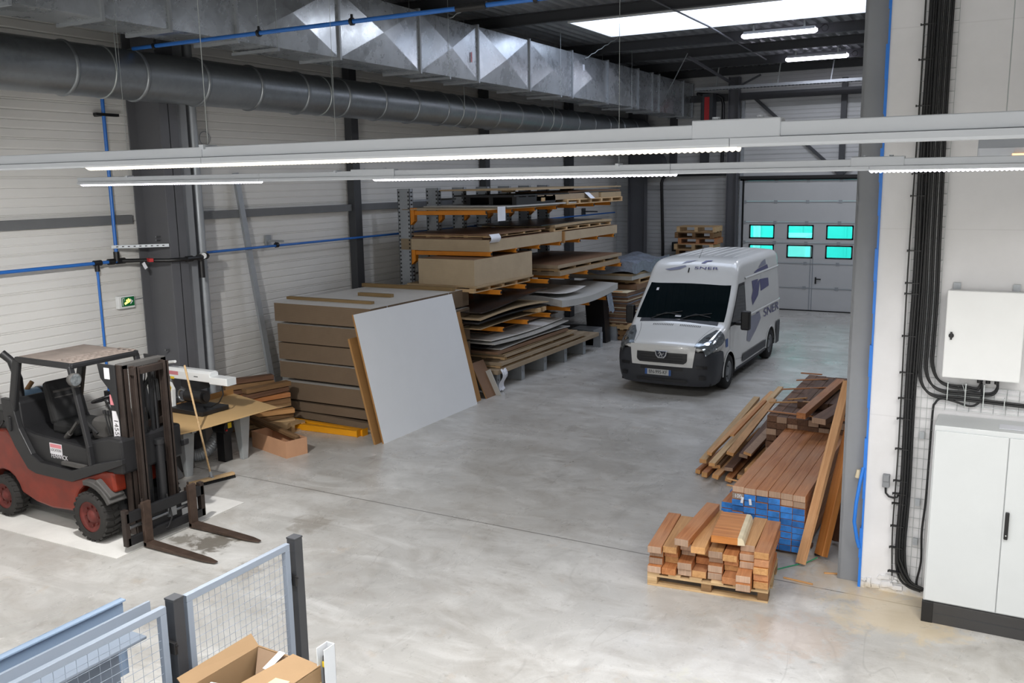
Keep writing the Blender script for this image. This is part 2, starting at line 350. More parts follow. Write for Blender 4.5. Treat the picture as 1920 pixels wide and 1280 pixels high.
# ================================================================ the hall itself
WX, DY, CZ = -11.8, 28.65, 7.4
def floor_mat():
    k = NT('worn_concrete_floor'); tc = k.n('ShaderNodeTexCoord'); v = tc.outputs['Object']
    def mp(sx, sy, r=0):
        m = k.n('ShaderNodeMapping'); m.inputs['Scale'].default_value = (sx, sy, 1); m.inputs['Rotation'].default_value = (0, 0, r); k.l(v, m.inputs['Vector']); return m.outputs[0]
    big = k.noise(.42, 5, .62, v, .3); mid = k.noise(1.7, 7, .68, mp(1, 1.25, .5), .7); fine = k.noise(9, 6, .7, v); tiny = k.noise(55, 3, .6, v)
    smear = k.noise(1.0, 6, .65, mp(.8, 1.7, -.75), 1.2); smear2 = k.noise(1.3, 6, .6, mp(1.8, .8, -.3), .8)
    c = k.mix(k.g(.3, .7, big), srgb('a9a7a2'), srgb('c9c7c2'))
    c = k.mix(k.g(.46, .68, mid, 0, .7), c, srgb('a39e96'))
    c = k.mix(k.g(.47, .7, smear, 0, .6), c, srgb('dddcd8'))
    c = k.mix(k.g(.56, .72, smear2, 0, .32), c, srgb('8f8c87'))
    c = k.mix(k.g(.6, .8, k.noise(2.3, 6, .7, mp(1.2, 1, 2)), 0, .5), c, srgb('b39c80'))
    c = k.mix(k.g(.58, .72, fine, 0, .5), c, srgb('7f7b75'))
    c = k.mix(k.g(.3, .7, tiny, 0, .12), c, srgb('8c8985'))
    # hairline scratches: thin bands of warped noise
    for sc, rot, col, am in ((.55, .4, 'e9e9e7', .14), (.7, 1.3, '6f6b67', .22), (.45, 2.2, '77736e', .18)):
        w = k.noise(sc, 3, .5, mp(1, .35, rot), .2); s1 = k.n('ShaderNodeMath', operation='SUBTRACT'); s1.inputs[1].default_value = .5; k.l(w, s1.inputs[0])
        ab = k.n('ShaderNodeMath', operation='ABSOLUTE'); k.l(s1.outputs[0], ab.inputs[0])
        br = k.noise(1.1, 3, .5, mp(1, 1, rot+1)); g1 = k.g(.0, .0035, ab.outputs[0], am, 0); g2 = k.g(.5, .6, br)
        m = k.n('ShaderNodeMath', operation='MULTIPLY'); k.l(g1, m.inputs[0]); k.l(g2, m.inputs[1]); c = k.mix(m.outputs[0], c, srgb(col))
    # saw-cut joints
    sp = k.n('ShaderNodeSeparateXYZ'); k.l(v, sp.inputs[0])
    for ax, at in ((1, 8.98), (1, 21.0), (0, 1.2)):
        s1 = k.n('ShaderNodeMath', operation='SUBTRACT'); s1.inputs[1].default_value = at; k.l(sp.outputs[ax], s1.inputs[0])
        ab = k.n('ShaderNodeMath', operation='ABSOLUTE'); k.l(s1.outputs[0], ab.inputs[0])
        c = k.mix(k.g(.006, .011, ab.outputs[0], .8, 0), c, srgb('4e4944'))
    # dried oil spots by the fork tips, sawdust by the end of the white wall
    def spot(x, y, r, col, am, sc=5):
        nonlocal c
        m = k.n('ShaderNodeMapping'); m.inputs['Location'].default_value = (-x*.5/r, -y*.5/r, 0); m.inputs['Scale'].default_value = (.5/r, .5/r, 0); k.l(v, m.inputs['Vector'])
        ln = k.n('ShaderNodeVectorMath', operation='LENGTH'); k.l(m.outputs[0], ln.inputs[0])
        nn = k.noise(sc, 5, .7, v, .5); s1 = k.n('ShaderNodeMath', operation='MULTIPLY_ADD'); s1.inputs[1].default_value = 1.1; k.l(nn, s1.inputs[0]); k.l(ln.outputs['Value'], s1.inputs[2])
        c = k.mix(k.g(.78, .97, s1.outputs[0], am, 0), c, srgb(col))
    spot(-7.95, 7.02, .36, '5b554b', .85, 6); spot(-8.35, 6.95, .22, '6a655b', .8, 7); spot(-7.3, 8.0, .4, '7d7468', .5, 5); spot(-7.0, 6.6, .3, '7d7468', .45, 6)
    spot(-.7, 8.75, .8, 'd8c39c', .55, 3); spot(-1.5, 7.9, .6, 'b9906b', .25, 7); spot(-1.9, 6.2, .75, 'c8c6a8', .5, 3); spot(-1.3, 9.3, .6, 'c9b394', .45, 4)
    k.base(c)
    rg = k.ramp(k.noise(.8, 6, .65, mp(1, .7, .3), .6), [(.3, (.2,)*3), (.7, (.42,)*3)])
    k.l(rg, k.b.inputs['Roughness']); k.b.inputs['Specular IOR Level'].default_value = .45
    k.bump(mid, .08, .01)
    return k.m
def wall_mat(name, c):
    k = NT(name); v = k.obj(rnd=False); n = k.noise(.9, 5, .6, v)
    a = srgb(c); k.base(k.mix(k.g(.3, .7, n), tuple(x*.93 for x in a[:3])+(1,), a)); k.b.inputs['Roughness'].default_value = .42
    return k.m
M['floor'] = floor_mat(); M['wall'] = wall_mat('white_sandwich_panel', 'dedddA')
M['wall_far'] = wall_mat('grey_sandwich_panel', 'c4c5c5')
def white_wall():
    k = NT('white_painted_blockwork'); tc = k.n('ShaderNodeTexCoord'); v = tc.outputs['Object']
    n = k.noise(1.1, 5, .6, v); f = k.noise(60, 3, .6, v)
    c = k.mix(k.g(.3, .7, n), srgb('d4d4d5'), srgb('e2e2e4'))
    sp = k.n('ShaderNodeSeparateXYZ'); k.l(v, sp.inputs[0])
    m = k.n('ShaderNodeMath', operation='PINGPONG'); m.inputs[1].default_value = .9; k.l(sp.outputs[2], m.inputs[0])
    j = k.g(.0, .006, m.outputs[0], .35, 0); c = k.mix(j, c, srgb('b9b8b8'))
    # chipped and dusty foot of the wall
    a = k.n('ShaderNodeMath', operation='MULTIPLY_ADD'); a.inputs[1].default_value = .22; k.l(k.noise(7, 5, .7, v), a.inputs[0]); k.l(sp.outputs[2], a.inputs[2])
    c = k.mix(k.g(.11, .17, a.outputs[0], .75, 0), c, srgb('c9bca2'))
    k.base(c); k.b.inputs['Roughness'].default_value = .6; k.bump(f, .15, .003)
    return k.m
M['wall_white'] = white_wall()
def deck_mat():
    k = NT('roof_deck_steel'); v = k.obj(rnd=False); n = k.noise(2, 5, .6, v)
    k.base(k.mix(k.g(.3, .7, n), srgb('7d8083'), srgb('9c9fa2'))); k.b.inputs['Roughness'].default_value = .45; k.b.inputs['Metallic'].default_value = .3
    return k.m
M['deck'] = deck_mat()

top('floor', MB().bx(-12, 6.2, -5.6, DY+.2, -.2, 0), 'floor', kind='structure').location.z = -.2
f_ = bpy.data.objects['floor']; f_.data.transform(Matrix.Translation(Vector(f_.location))); f_.location = (0, 0, 0)   # keep object space = hall space

def ribbed(ax, at, a, b, z0, z1, sgn):
    """sandwich panels with shallow horizontal ribs; ax=0: wall at x=at running a..b in y"""
    prof = []; z = z0; per = .52; k = 0
    zs = [z0]
    zz = 2.15-per*6
    cuts = []
    while zz < z1:
        for d, w in ((0, .008), (.026, .008), (.14, .012), (.26, .012), (.39, .012)): cuts.append((zz+d, w))
        zz += per
    prof = [(z0, 0)]
    for c, w in cuts:
        if z0+.02 < c < z1-.03: prof += [(c-w*.5, 0), (c, -.012), (c+w*.3, -.012), (c+w*2.0, 0)]
    prof.append((z1, 0))
    m = MB(); vs = []
    for z, d in prof:
        for e in (a, b): vs.append((at+sgn*d, e, z) if ax == 0 else (e, at+sgn*d, z))
    m.add(vs, [(2*i, 2*i+1, 2*i+3, 2*i+2) if (ax == 0) == (sgn > 0) else (2*i+1, 2*i, 2*i+2, 2*i+3) for i in range(len(prof)-1)], False)
    bk = at-sgn*.12
    m.bx(*( (min(bk, at-sgn*.02), max(bk, at-sgn*.02), a, b, z0, z1) if ax == 0 else (a, b, min(bk, at-sgn*.02), max(bk, at-sgn*.02), z0, z1)))
    return m
top('wall_left', ribbed(0, WX, -5.7, DY+.19, 0, CZ, 1), 'wall', kind='structure')
wb = ribbed(1, DY, WX-.12, -7.62, 0, CZ+.08, -1); w2 = ribbed(1, DY, -7.62, -3.3, 4.02, CZ+.08, -1); w3 = ribbed(1, DY, -3.3, 6.1, 0, CZ+.08, -1)
for o in (w2, w3): wb.add(o.v, o.f, False)
top('wall_back', wb, 'wall_far', kind='structure')
top('wall_right', MB().bx(6, 6.15, -5.5, DY, 0, CZ), 'wall', kind='structure')
top('wall_front', MB().bx(WX, 6.1, -5.75, -5.6, 0, CZ), 'wall', kind='structure')
top('wall_partition', MB().bx(-1.12, 6, 9.2, 9.4, 0, CZ), 'wall_white', kind='structure')
# broken plaster at the foot of the white wall's end
cr = MB()
for i in range(16):
    cr.box((U(-1.1, -.72), 9.19, U(.02, .17)), (U(.03, .09), U(.012, .03), U(.02, .06)), Matrix.Rotation(U(-.6, .6), 3, 'Y'))
tag(top('plaster_rubble', cr, 'wall_white', 'broken plaster crumbs at the foot of the white wall end', 'rubble'), kind='stuff')

# roof deck with ribs along y, opened for the skylight
def deck(m, x0, x1, y0, y1):
    x = x0; p = .25; pts = []
    while x < x1-1e-6:
        for dx, dz in ((0, 0), (.10, 0), (.13, .055), (.22, .055)):
            if x+dx <= x1: pts.append((x+dx, CZ+dz))
        x += p
    pts.append((x1, CZ))
    vs = [(a, y, z) for a, z in pts for y in (y0, y1)]
    m.add(vs, [(2*i+1, 2*i, 2*i+2, 2*i+3) for i in range(len(pts)-1)], False)
    m.bx(x0, x1, y0, y1, CZ+.06, CZ+.2)
SK = (-8.55, -2.6, 18.05, 20.35)
cm = MB(); deck(cm, -12, 6.25, -5.7, SK[2]); deck(cm, -12, SK[0], SK[2], SK[3]); deck(cm, SK[1], 6.25, SK[2], SK[3]); deck(cm, -12, 6.25, SK[3], DY+.2)
top('ceiling', cm, 'deck', kind='structure')
sky = thing('window_1', 'long white-framed roof skylight with bright opal pane', 'skylight', ((SK[0]+SK[1])/2, (SK[2]+SK[3])/2, CZ), kind='structure')
c = MB()
for x0, x1, y0, y1 in ((SK[0]-.01, SK[0]+.03, SK[2], SK[3]), (SK[1]-.03, SK[1]+.01, SK[2], SK[3]), (SK[0]+.03, SK[1]-.03, SK[2]-.01, SK[2]+.03), (SK[0]+.03, SK[1]-.03, SK[3]-.03, SK[3]+.01)): c.bx(x0, x1, y0, y1, CZ-.06, CZ+.22)
part(sky, 'curb', c, 'white', world=True)
part(sky, 'opal_pane', MB().grid(lambda u, v: (SK[0]+(SK[1]-SK[0])*u, SK[2]+(SK[3]-SK[2])*v, CZ+.22+.06*math.sin(PI*v)), 6, 8), 'opal', world=True)
# purlins and roof rods
for i, (y, nm) in enumerate(((9.9, 'above the massive left column'), (12.3, 'nearest one in view, at the top edge'), (14.6, 'second from the top edge of the photo'), (16.9, 'just in front of the skylight'), (21.6, 'between the skylight and the two far tube lamps'), (23.7, 'beside the farther tube lamp'), (26.3, 'above the far cable tray'), (28.5, 'last one, against the far wall'))):
    m = MB(); m.bx(-11.7, 6, y-.05, y+.05, CZ-.22, CZ-.2); m.bx(-11.7, 6, y-.008, y+.008, CZ-.2, CZ-.01); m.bx(-11.7, 6, y-.05, y+.05, CZ-.02, CZ)
    if nm or y > 12: top('roof_purlin', m, 'col_dark', 'dark steel purlin under the roof deck, '+nm, 'purlin', 'roof purlins')
    else: top('roof_purlin', m, 'col_dark', 'dark steel purlin overhead in the near half of the hall', 'purlin', 'roof purlins')
top('roof_rod', MB().tube([(-5.88, 13, CZ-.2), (-5.9, 19.2, CZ-.2), (-6.2, 25.5, CZ-.2)], .02), 'col_grey', 'thin grey rod running away under the roof purlins past the skylight', 'rod')
br = MB(); br.beam((-7.55, 23.06, 7.1), (-7.85, 28.2, 6.9), .06, .06); br.beam((-7.0, 28.2, 7.1), (-7.8, 28.25, 6.75), .05, .05)
top('roof_brace', br, 'col_grey', 'grey diagonal roof brace running to the top of the door column', 'brace')

# left wall steelwork
def icol(name, x0, x1, y0, y1, z1, label):
    t = thing(name, label, 'column', ((x0+x1)/2, (y0+y1)/2, 0)); m = MB(); ym = (y0+y1)/2
    m.bx(x0, x0+.02, y0, y1, 0, z1); m.bx(x1-.02, x1, y0, y1, 0, z1); m.bx(x0, x1, ym-.008, ym+.008, 0, z1)
    part(t, 'shaft', m, 'col_grey', world=True, bev=.002)
    b = MB().bx(x0-.05, x1+.05, y0-.05, y1+.05, 0, .025); part(t, 'base_plate', b, 'col_grey', world=True)
    return t
t = icol('steel_column', -11.68, -10.98, 9.36, 9.68, 7.15, 'massive dark grey steel column beside the green exit sign')
b = MB()
for z in (1.62, 3.3, 3.35):
    for y in (9.42, 9.46): b.cyl((-11.3, y, z), (-11.3, y-.04, z), .012)
part(t, 'bolt', b, 'steel', world=True)
for y, w, l in ((14.62, .22, 'grey wall post behind the pack of chipboards'), (19.8, .22, 'grey wall post behind the middle of the orange rack'), (24.7, .3, 'grey wall post right of the orange rack')):
    m = MB(); m.bx(WX+.03, WX+.20, y-w/2, y+w/2, 0, 7.1); top('wall_post', m, 'col_dark', l, 'post', 'wall posts', bev=.004)
icol('steel_column', -11.2, -10.62, 28.15, 28.4, 7.15, 'dark steel column in the far left corner of the hall')
m = MB(); m.bx(WX+.1, -10.98, 9.4, 9.64, 6.85, 7.15); m.bx(-10.98, 6, 9.44, 9.6, 6.85, 6.87); m.bx(-10.98, 6, 9.51, 9.53, 6.87, 7.13); m.bx(-10.98, 6, 9.44, 9.6, 7.13, 7.15)
top('roof_beam', m, 'col_dark', 'dark steel roof beam resting on the massive left column', 'beam')
m = MB(); m.bx(WX+.01, WX+.13, -5, 9.3, 3.55, 3.68); top('wall_rail', m, 'rail', 'grey horizontal wall rail left of the massive column', 'rail', bev=.004)
m = MB(); m.bx(WX+.01, WX+.13, 9.75, 14.5, 3.55, 3.68); top('wall_rail', m, 'rail', 'grey horizontal wall rail between massive column and next post', 'rail', bev=.004)
m = MB(); m.bx(WX+.01, WX+.13, 14.75, 19.68, 3.55, 3.68); top('wall_rail', m, 'rail', 'grey horizontal wall rail behind the rack uprights', 'rail', bev=.004)
m = MB(); m.bx(WX+.01, WX+.13, 19.92, 24.55, 3.55, 3.68); m.bx(WX+.01, WX+.13, 24.85, 28.6, 3.55, 3.68); top('wall_rail', m, 'rail', 'grey horizontal wall rail beyond the middle of the rack', 'rail', bev=.004)
# rain downpipe
t = thing('downpipe', 'grey round downpipe standing beside the massive column', 'pipe', (-11.3, 10.24, 0))
part(t, 'tube', MB().cyl((-11.3, 10.24, .05), (-11.3, 10.24, 7.1), .075, 20), 'galva', world=True)
for z in (.95, 1.9, 2.8, 4.2, 5.35): part(t, 'clamp', MB().cyl((-11.3, 10.24, z), (-11.3, 10.24, z+.03), .083, 20).bx(-11.7, -11.36, 10.22, 10.26, z, z+.03), 'galva', world=True)
top('column_casing', MB().bx(-11.2, -11.12, 9.72, 9.98, 0, 7.1), 'col_part', 'pale bluish steel strip between massive column and downpipe', 'trim', bev=.004)

# partition column with blue film on the wall edge
t = thing('steel_column', 'pale grey column closing the end of the white wall', 'column', (-1.24, 9.35, 0))
m = MB(); m.bx(-1.36, -1.13, 9.3, 9.34, 0, 7.4); m.bx(-1.36, -1.33, 9.3, 9.62, 0, 7.4); m.bx(-1.36, -1.13, 9.58, 9.62, 0, 7.4); part(t, 'shaft', m, 'col_part', world=True, bev=.003)
m = MB()
for i in range(24):
    z = i*.31; m.bx(-1.145-.008*math.sin(i*2.1), -1.12, 9.188, 9.3, z, z+.312)
part(t, 'blue_film_edge', m, 'blue_film', label='strip of blue protective film between column and white wall', world=True)
pts = [(-1.15, 9.2, 1.25), (-1.17, 9.16, 1.1), (-1.19, 9.12, .9), (-1.2, 9.13, .7), (-1.17, 9.17, .5), (-1.15, 9.19, .42)]
top('blue_hose', MB().tube(pts, .018), 'blue_film', 'slack blue strip hanging off the edge of the white wall', 'hose')
top('foam_blob', MB().cyl((-1.2, 9.27, 1.12), (-1.2, 9.27, 1.2), .035, 10, .02), 'sapwood', 'small cream foam blob on the grey column edge', 'foam')

# far wall: door, columns, bracing
t = icol('steel_column', -7.98, -7.66, 28.25, 28.5, 7.1, 'dark steel column left of the far sectional door')
d = thing('door_1', 'tall light grey sectional door with six teal windows at the far end', 'door', (-5.55, DY, 0), kind='structure')
zr = [0, .73, 1.48, 2.1, 2.72, 3.35, 3.98]; X0, X1 = -7.62, -3.3
wx = [(-7.31, -6.53), (-6.14, -5.36), (-4.99, -4.21)]
for i in range(6):
    m = MB(); a, b_ = zr[i]+.0015, zr[i+1]-.0015
    if i in (2, 3):
        za, zb = (1.62, 2.02) if i == 2 else (2.2, 2.63)
        m.bx(X0, X1, DY-.04, DY, a, za); m.bx(X0, X1, DY-.04, DY, zb, b_)
        xs = [X0]+[q for w in wx for q in w]+[X1]
        for j in range(0, 8, 2): m.bx(xs[j], xs[j+1], DY-.04, DY, za, zb)
    else: m.bx(X0, X1, DY-.04, DY, a, b_)
    part(d, 'door_section', m, 'wall_far', world=True, bev=.004)
    m = MB().bx(X0, X1, DY-.055, DY-.04, zr[i+1]-.035, zr[i+1]-.015)
    for q in range(5): m.bx(X0+.1+q*.95, X0+.2+q*.95, DY-.06, DY-.04, zr[i+1]-.06, zr[i+1]+.03)
    part(d, 'hinge_rail', m, 'galva', world=True)
for za, zb in ((1.62, 2.02), (2.2, 2.63)):
    for a, b_ in wx:
        m = MB(); w = .035; r = .05
        for p in ((a, b_, za, za+w), (a, b_, zb-w, zb), (a, a+w, za, zb), (b_-w, b_, za, zb)): m.bx(p[0], p[1], DY-.052, DY+.01, p[2], p[3])
        for sx, sz, q in ((a, za, (1, 1)), (b_, za, (-1, 1)), (a, zb, (1, -1)), (b_, zb, (-1, -1))):
            m.prism([(sx, sz), (sx+q[0]*.085, sz), (sx, sz+q[1]*.085)][::q[0]*q[1]], 1, DY-.052, DY+.01)
        fr = part(d, 'window_frame', m, 'black', label='black rounded window frame', world=True)
        part(fr, 'pane', MB().bx(a+w, b_-w, DY-.02, DY-.01, za+w, zb-w), 'door_glass', world=True)
m = MB().bx(X0+.08, X0+.12, DY-.1, DY-.03, 0, 4.02).bx(X0, X1, DY-.1, DY-.03, 3.98, 4.03); part(d, 'door_seal', m, 'black_mat', world=True)
part(d, 'bottom_seal', MB().bx(X0, X1, DY-.07, DY, 0, .03), 'black_mat', world=True)
m = MB()
for x in (-5.38, -4.12): m.bx(x-.05, x-.02, DY-.05, DY-.038, .02, 2.0); m.bx(x+.02, x+.05, DY-.05, DY-.038, .02, 2.0)
part(d, 'wicket_frame', m, 'galva', world=True)
part(d, 'door_handle', MB().bx(-5.26, -5.22, DY-.07, DY-.04, .85, 1.05).bx(-5.25, -5.08, DY-.1, DY-.07, .98, 1.01), 'black', world=True)
m = MB(); m.bx(-7.64, -7.55, DY-.1, DY-.02, 0, 6.4); top('door_track', m, 'galva', 'galvanised vertical track left of the far sectional door', 'track', bev=.004)
top('wall_brace', MB().bx(-4.72, -4.56, DY-.14, DY-.02, 4.12, 6.9).beam((-7.35, DY-.08, 6.55), (-4.7, DY-.08, 4.16), .07, .09).beam((-4.58, DY-.08, 4.16), (-3.5, DY-.08, 5.2), .07, .09), 'col_dark', 'dark steel post and diagonals on the wall above the far door', 'brace')
top('door_lintel', MB().bx(-7.66, -3.3, DY-.13, DY-.02, 4.03, 4.12), 'black', 'dark lintel bar along the top of the far door', 'lintel')
m = MB(); m.bx(WX, 5.9, DY-.24, DY-.04, 6.42, 6.62); top('wall_beam', m, 'col_dark', 'dark horizontal steel beam high on the far wall', 'beam')

# outside the far door
tag(top('yard_ground', MB().bx(-40, 25, DY+.25, 70, -.25, -.05), 'floor', kind='structure'))
f = MB()
f.bx(-24, 8, 36, 36.3, -.1, 6)
for i in range(40): f.bx(-24+i*.8, -23.94+i*.8, 35.97, 36, 0, 6)
top('neighbour_building', f, 'teal', 'teal ribbed facade seen through the door windows', 'building')
t = thing('parked_truck', 'white truck outside, seen through the lower middle door window', 'truck', (-6.9, 33.2, 0))
part(t, 'box_body', MB().bx(-7.35, -6.35, 32.6, 34.4, .55, 2.05), 'white', world=True, bev=.05)
for x in (-7.35, -6.35): part(t, 'wheel', MB().cyl((x-.1, 33.0, .35), (x+.1, 33.0, .35), .38), 'tyre', world=True)
m = MB().tube([(-9.2, 33, -.05), (-9.2, 33, 2.2), (-9.15, 33, 2.6), (-8.95, 33, 2.85), (-8.6, 33, 2.9), (-8.3, 33, 2.7), (-8.15, 33, 2.3), (-8.15, 33, -.05)], .13, 10)
top('white_arch_pipe', m, 'white', 'white curved pipe outside, seen through the upper left door window', 'pipe')

# ================================================================ ducts, pipes and lamps under the roof
# rectangular supply duct: each flanged length is a part
t = thing('ventilation_duct', 'large rectangular galvanised duct with cross-creased panels under the roof', 'duct', (-9.4, 16, 5.98))
DX0, DX1, DZ0, DZ1 = -9.95, -9.2, 5.98, 6.98
js = [2.6, 4.7, 6.05, 7.15, 8.1, 9.2, 11.3, 13.45, 15.4, 17.5, 19.6, 21.7, 23.8, 24.9, 25.45, 27.6, 28.5]
for i in range(len(js)-1):
    a, b = js[i], js[i+1]; m = MB(); cr = .055 if a > 8 and b-a > 1.5 else .006; ym, zm = (a+b)/2, (DZ0+DZ1)/2
    for x, s in ((DX1, 1), (DX0, -1)):
        vs = [(x, a, DZ0), (x, b, DZ0), (x, b, DZ1), (x, a, DZ1), (x+s*cr, ym, zm)]
        m.add(vs, [(0, 1, 4), (1, 2, 4), (2, 3, 4), (3, 0, 4)] if s > 0 else [(1, 0, 4), (2, 1, 4), (3, 2, 4), (0, 3, 4)], False)
    m.add([(DX0, a, DZ0), (DX1, a, DZ0), (DX1, b, DZ0), (DX0, b, DZ0), (DX0, a, DZ1), (DX1, a, DZ1), (DX1, b, DZ1), (DX0, b, DZ1)], [(3, 2, 1, 0), (4, 5, 6, 7), (0, 1, 5, 4), (7, 6, 2, 3)], False)
    part(t, 'duct_section', m, 'duct', world=True)
for y in js[1:]:
    m = MB(); w = .035
    for p in ((DX0-w, DX1+w, DZ0-w, DZ0), (DX0-w, DX1+w, DZ1, DZ1+w), (DX0-w, DX0, DZ0, DZ1), (DX1, DX1+w, DZ0, DZ1)): m.bx(p[0], p[1], y-.02, y+.02, p[2], p[3])
    part(t, 'duct_flange', m, 'galva', world=True)
m = MB().bx(DX1+.03, DX1+.036, 15.1, 15.14, 6.3, 6.48); part(t, 'red_tag', m, 'sticker_red', label='small dark red tag', world=True)
m = MB().bx(DX1+.03, DX1+.036, 20.15, 20.25, 6.62, 6.76); part(t, 'white_tag', m, 'paper', label='small white tag', world=True)
for y in (9.9, 14.3, 18.9, 23.2):
    m = MB().bx(DX0-.05, DX1+.08, y-.02, y+.02, DZ0-.06, DZ0-.02)
    part(t, 'support_rail', m, 'galva', world=True)
    for x in (DX1+.06, DX0-.03): part(t, 'hanger_wire', MB().cyl((x, y, DZ0-.04), (x, y, 7.4), .005, 6), 'wire', world=True)
for k, (a, b) in enumerate((((-9.18, 14.4, 6.98), (-8.7, 14.9, 7.4)), ((-9.18, 20.3, 6.9), (-8.6, 20.9, 7.4)))):
    pts = [Vector(a).lerp(Vector(b), q/10)+Vector((0, 0, .012*(-1)**q)) for q in range(11)]
    top('hanging_chain', MB().tube(pts, .012, 6), 'wire', ('twisted chain from the duct top up to the roof, nearer one', 'twisted chain from the duct top up to the skylight corner')[k], 'chain')
top('brace_wire', MB().tube([(-9.15, 25.5, 6.15), (-7.6, 23.1, 7.2)], .014, 6), 'wire', 'long pale slanting rod from the far end of the duct to the roof', 'rod')

# round spiral duct
t = thing('spiral_duct', 'long round grey spiral duct hanging along the left wall', 'duct', (-10.62, 16, 5.25))
R0 = .33; cx, cz = -10.62, 5.58
y = -3.; k = 0
bands = []
while y < 27.7:
    e = min(y+1.06, 27.8)
    part(t, 'duct_length', MB().cyl((cx, y, cz), (cx, e, cz), R0, 40), 'pipe_duct', world=True)
    prof = [(-.03, R0), (-.025, R0+.014), (-.008, R0+.02), (.008, R0+.02), (.025, R0+.014), (.03, R0)]
    part(t, 'joint_band', MB().lathe((cx, e, cz), (0, 1, 0), prof, 40), 'pipe_duct', world=True)
    if k % 4 == 2:
        m = MB().lathe((cx, y+.55, cz), (0, 1, 0), [(-.012, R0), (-.012, R0+.012), (.012, R0+.012), (.012, R0)], 40); part(t, 'hanger_ring', m, 'wire', world=True)
        m = MB().tube([(cx+R0+.02, y+.55, cz), (cx+R0, y+.56, cz+.4), (cx+R0+.03, y+.57, 7.38)], .006, 6); part(t, 'hanger_wire', m, 'wire', world=True)
    y = e; k += 1

# blue compressed-air pipes
t = thing('air_pipe', 'blue compressed-air pipe crossing overhead below the big duct', 'pipe', (-8, 8.54, 5.9))
part(t, 'tube', MB().cyl((-10.42, 8.54, 5.9), (-5.3, 8.54, 5.9), .025, 14).cyl((-5.02, 8.54, 5.9), (3.5, 8.54, 5.9), .025, 14), 'blue_pipe', world=True)
part(t, 'coupling', MB().cyl((-5.35, 8.54, 5.9), (-4.98, 8.54, 5.9), .04, 14), 'black', label='black pipe coupling', world=True)
for x in (-10.0, -8.17, -6.75, -4.4, -2.6): part(t, 'clip', MB().cyl((x-.02, 8.54, 5.9), (x+.02, 8.54, 5.9), .042, 14).bx(x-.012, x+.012, 8.53, 8.55, 5.93, 5.98), 'black', world=True)
for x in (-8.17, -4.4): part(t, 'hanger_wire', MB().cyl((x, 8.54, 5.95), (x, 8.54, 7.4), .004, 6), 'wire', world=True)
bx_ = -11.56
t = thing('air_pipe', 'blue compressed-air main running along the left wall', 'pipe', (bx_, 12, 3.0))
part(t, 'main_tube', MB().cyl((bx_, -4, 3.02), (bx_, 8.93, 3.02), .025, 12), 'blue_pipe', world=True)
part(t, 'main_tube', MB().cyl((bx_, 10.42, 3.02), (bx_, 27.9, 3.02), .022, 12), 'blue_pipe', world=True)
part(t, 'riser_tube', MB().cyl((bx_, 8.87, 3.06), (bx_, 8.87, 5.5), .026, 12), 'blue_pipe', world=True)
part(t, 'drop_tube', MB().cyl((bx_, 8.53, 2.95), (bx_, 8.53, 1.12), .019, 12), 'blue_pipe', world=True)
byp = [(bx_, 8.93, 3.02), (bx_+.12, 9.06, 3.02), (-11.2, 9.3, 3.02), (-10.92, 9.52, 3.02), (-10.9, 9.8, 3.02), (-11.1, 10.1, 3.02), (-11.2, 10.42, 3.02), (bx_, 10.5, 3.02)]
part(t, 'bypass_hose', MB().tube([(bx_, 8.93, 3.02), (bx_+.2, 9.1, 3.02), (-10.9, 9.25, 3.02), (-10.82, 9.5, 3.02), (-10.85, 9.8, 3.02), (-11.0, 10.08, 3.02), (-11.15, 10.12, 3.02)], .03, 10), 'black', label='black fittings bending around the column', world=True)
for p, q, r in (((bx_, 8.48, 3.02), (bx_, 8.6, 3.02), .042), ((bx_, 8.72, 3.02), (bx_, 8.82, 3.02), .045), ((bx_, 8.86, 3.02), (bx_, 9.0, 3.02), .045), ((bx_, 8.87, 3.02), (bx_, 8.87, 3.16), .042), ((bx_, 8.53, 3.0), (bx_, 8.53, 2.9), .035), ((-10.82, 9.5, 3.02), (-10.83, 9.62, 3.02), .045), ((-10.87, 9.78, 3.02), (-10.93, 9.92, 3.02), .05), ((-11.0, 10.05, 3.02), (-11.1, 10.12, 3.02), .05)):
    part(t, 'fitting', MB().cyl(p, q, r, 12), 'black', world=True)
part(t, 'valve_handle', MB().box((-11.15, 9.12, 3.03), (.06, .16, .05), frame((.5, 1, 0))), 'red_plastic', label='red valve lever', world=True)
part(t, 'valve_tag', MB().box((-11.2, 9.06, 2.95), (.01, .05, .1), Matrix.Rotation(.5, 3, 'X')), 'paper', world=True)
part(t, 'regulator', MB().cyl((-10.95, 9.9, 2.7), (-10.95, 9.9, 2.98), .045, 12), 'black', world=True)
part(t, 'gauge', MB().cyl((-10.93, 9.9, 3.04), (-10.86, 9.88, 3.04), .045, 16), 'white', world=True)
part(t, 'drop_valve', MB().bx(bx_-.05, bx_+.06, 8.48, 8.58, 1.02, 1.14).bx(bx_, bx_+.12, 8.44, 8.5, 1.03, 1.07), 'black', label='small tap at the foot of the drop pipe', world=True)
t = thing('pipe_bracket', 'perforated galvanised arm between blue riser and steel column', 'bracket', (bx_, 9.2, 3.24))
m = MB().beam((bx_, 8.8, 3.235), (-11.0, 9.36, 3.235), .04, .045); part(t, 'perforated_arm', m, 'galva', world=True)
m = MB()
for i in range(9):
    p = Vector((bx_, 8.8, 3.235)).lerp(Vector((-11.0, 9.36, 3.235)), .1+i*.1); m.box(p+Vector((.017, -.016, 0)), (.03, .006, .015), frame((.56, .56, 0)))
part(t, 'slots', m, 'black', world=True)
t = thing('pipe_bracket', 'small galvanised wall bracket holding the blue main near the leaning profile', 'bracket', (bx_, 12.2, 3.1))
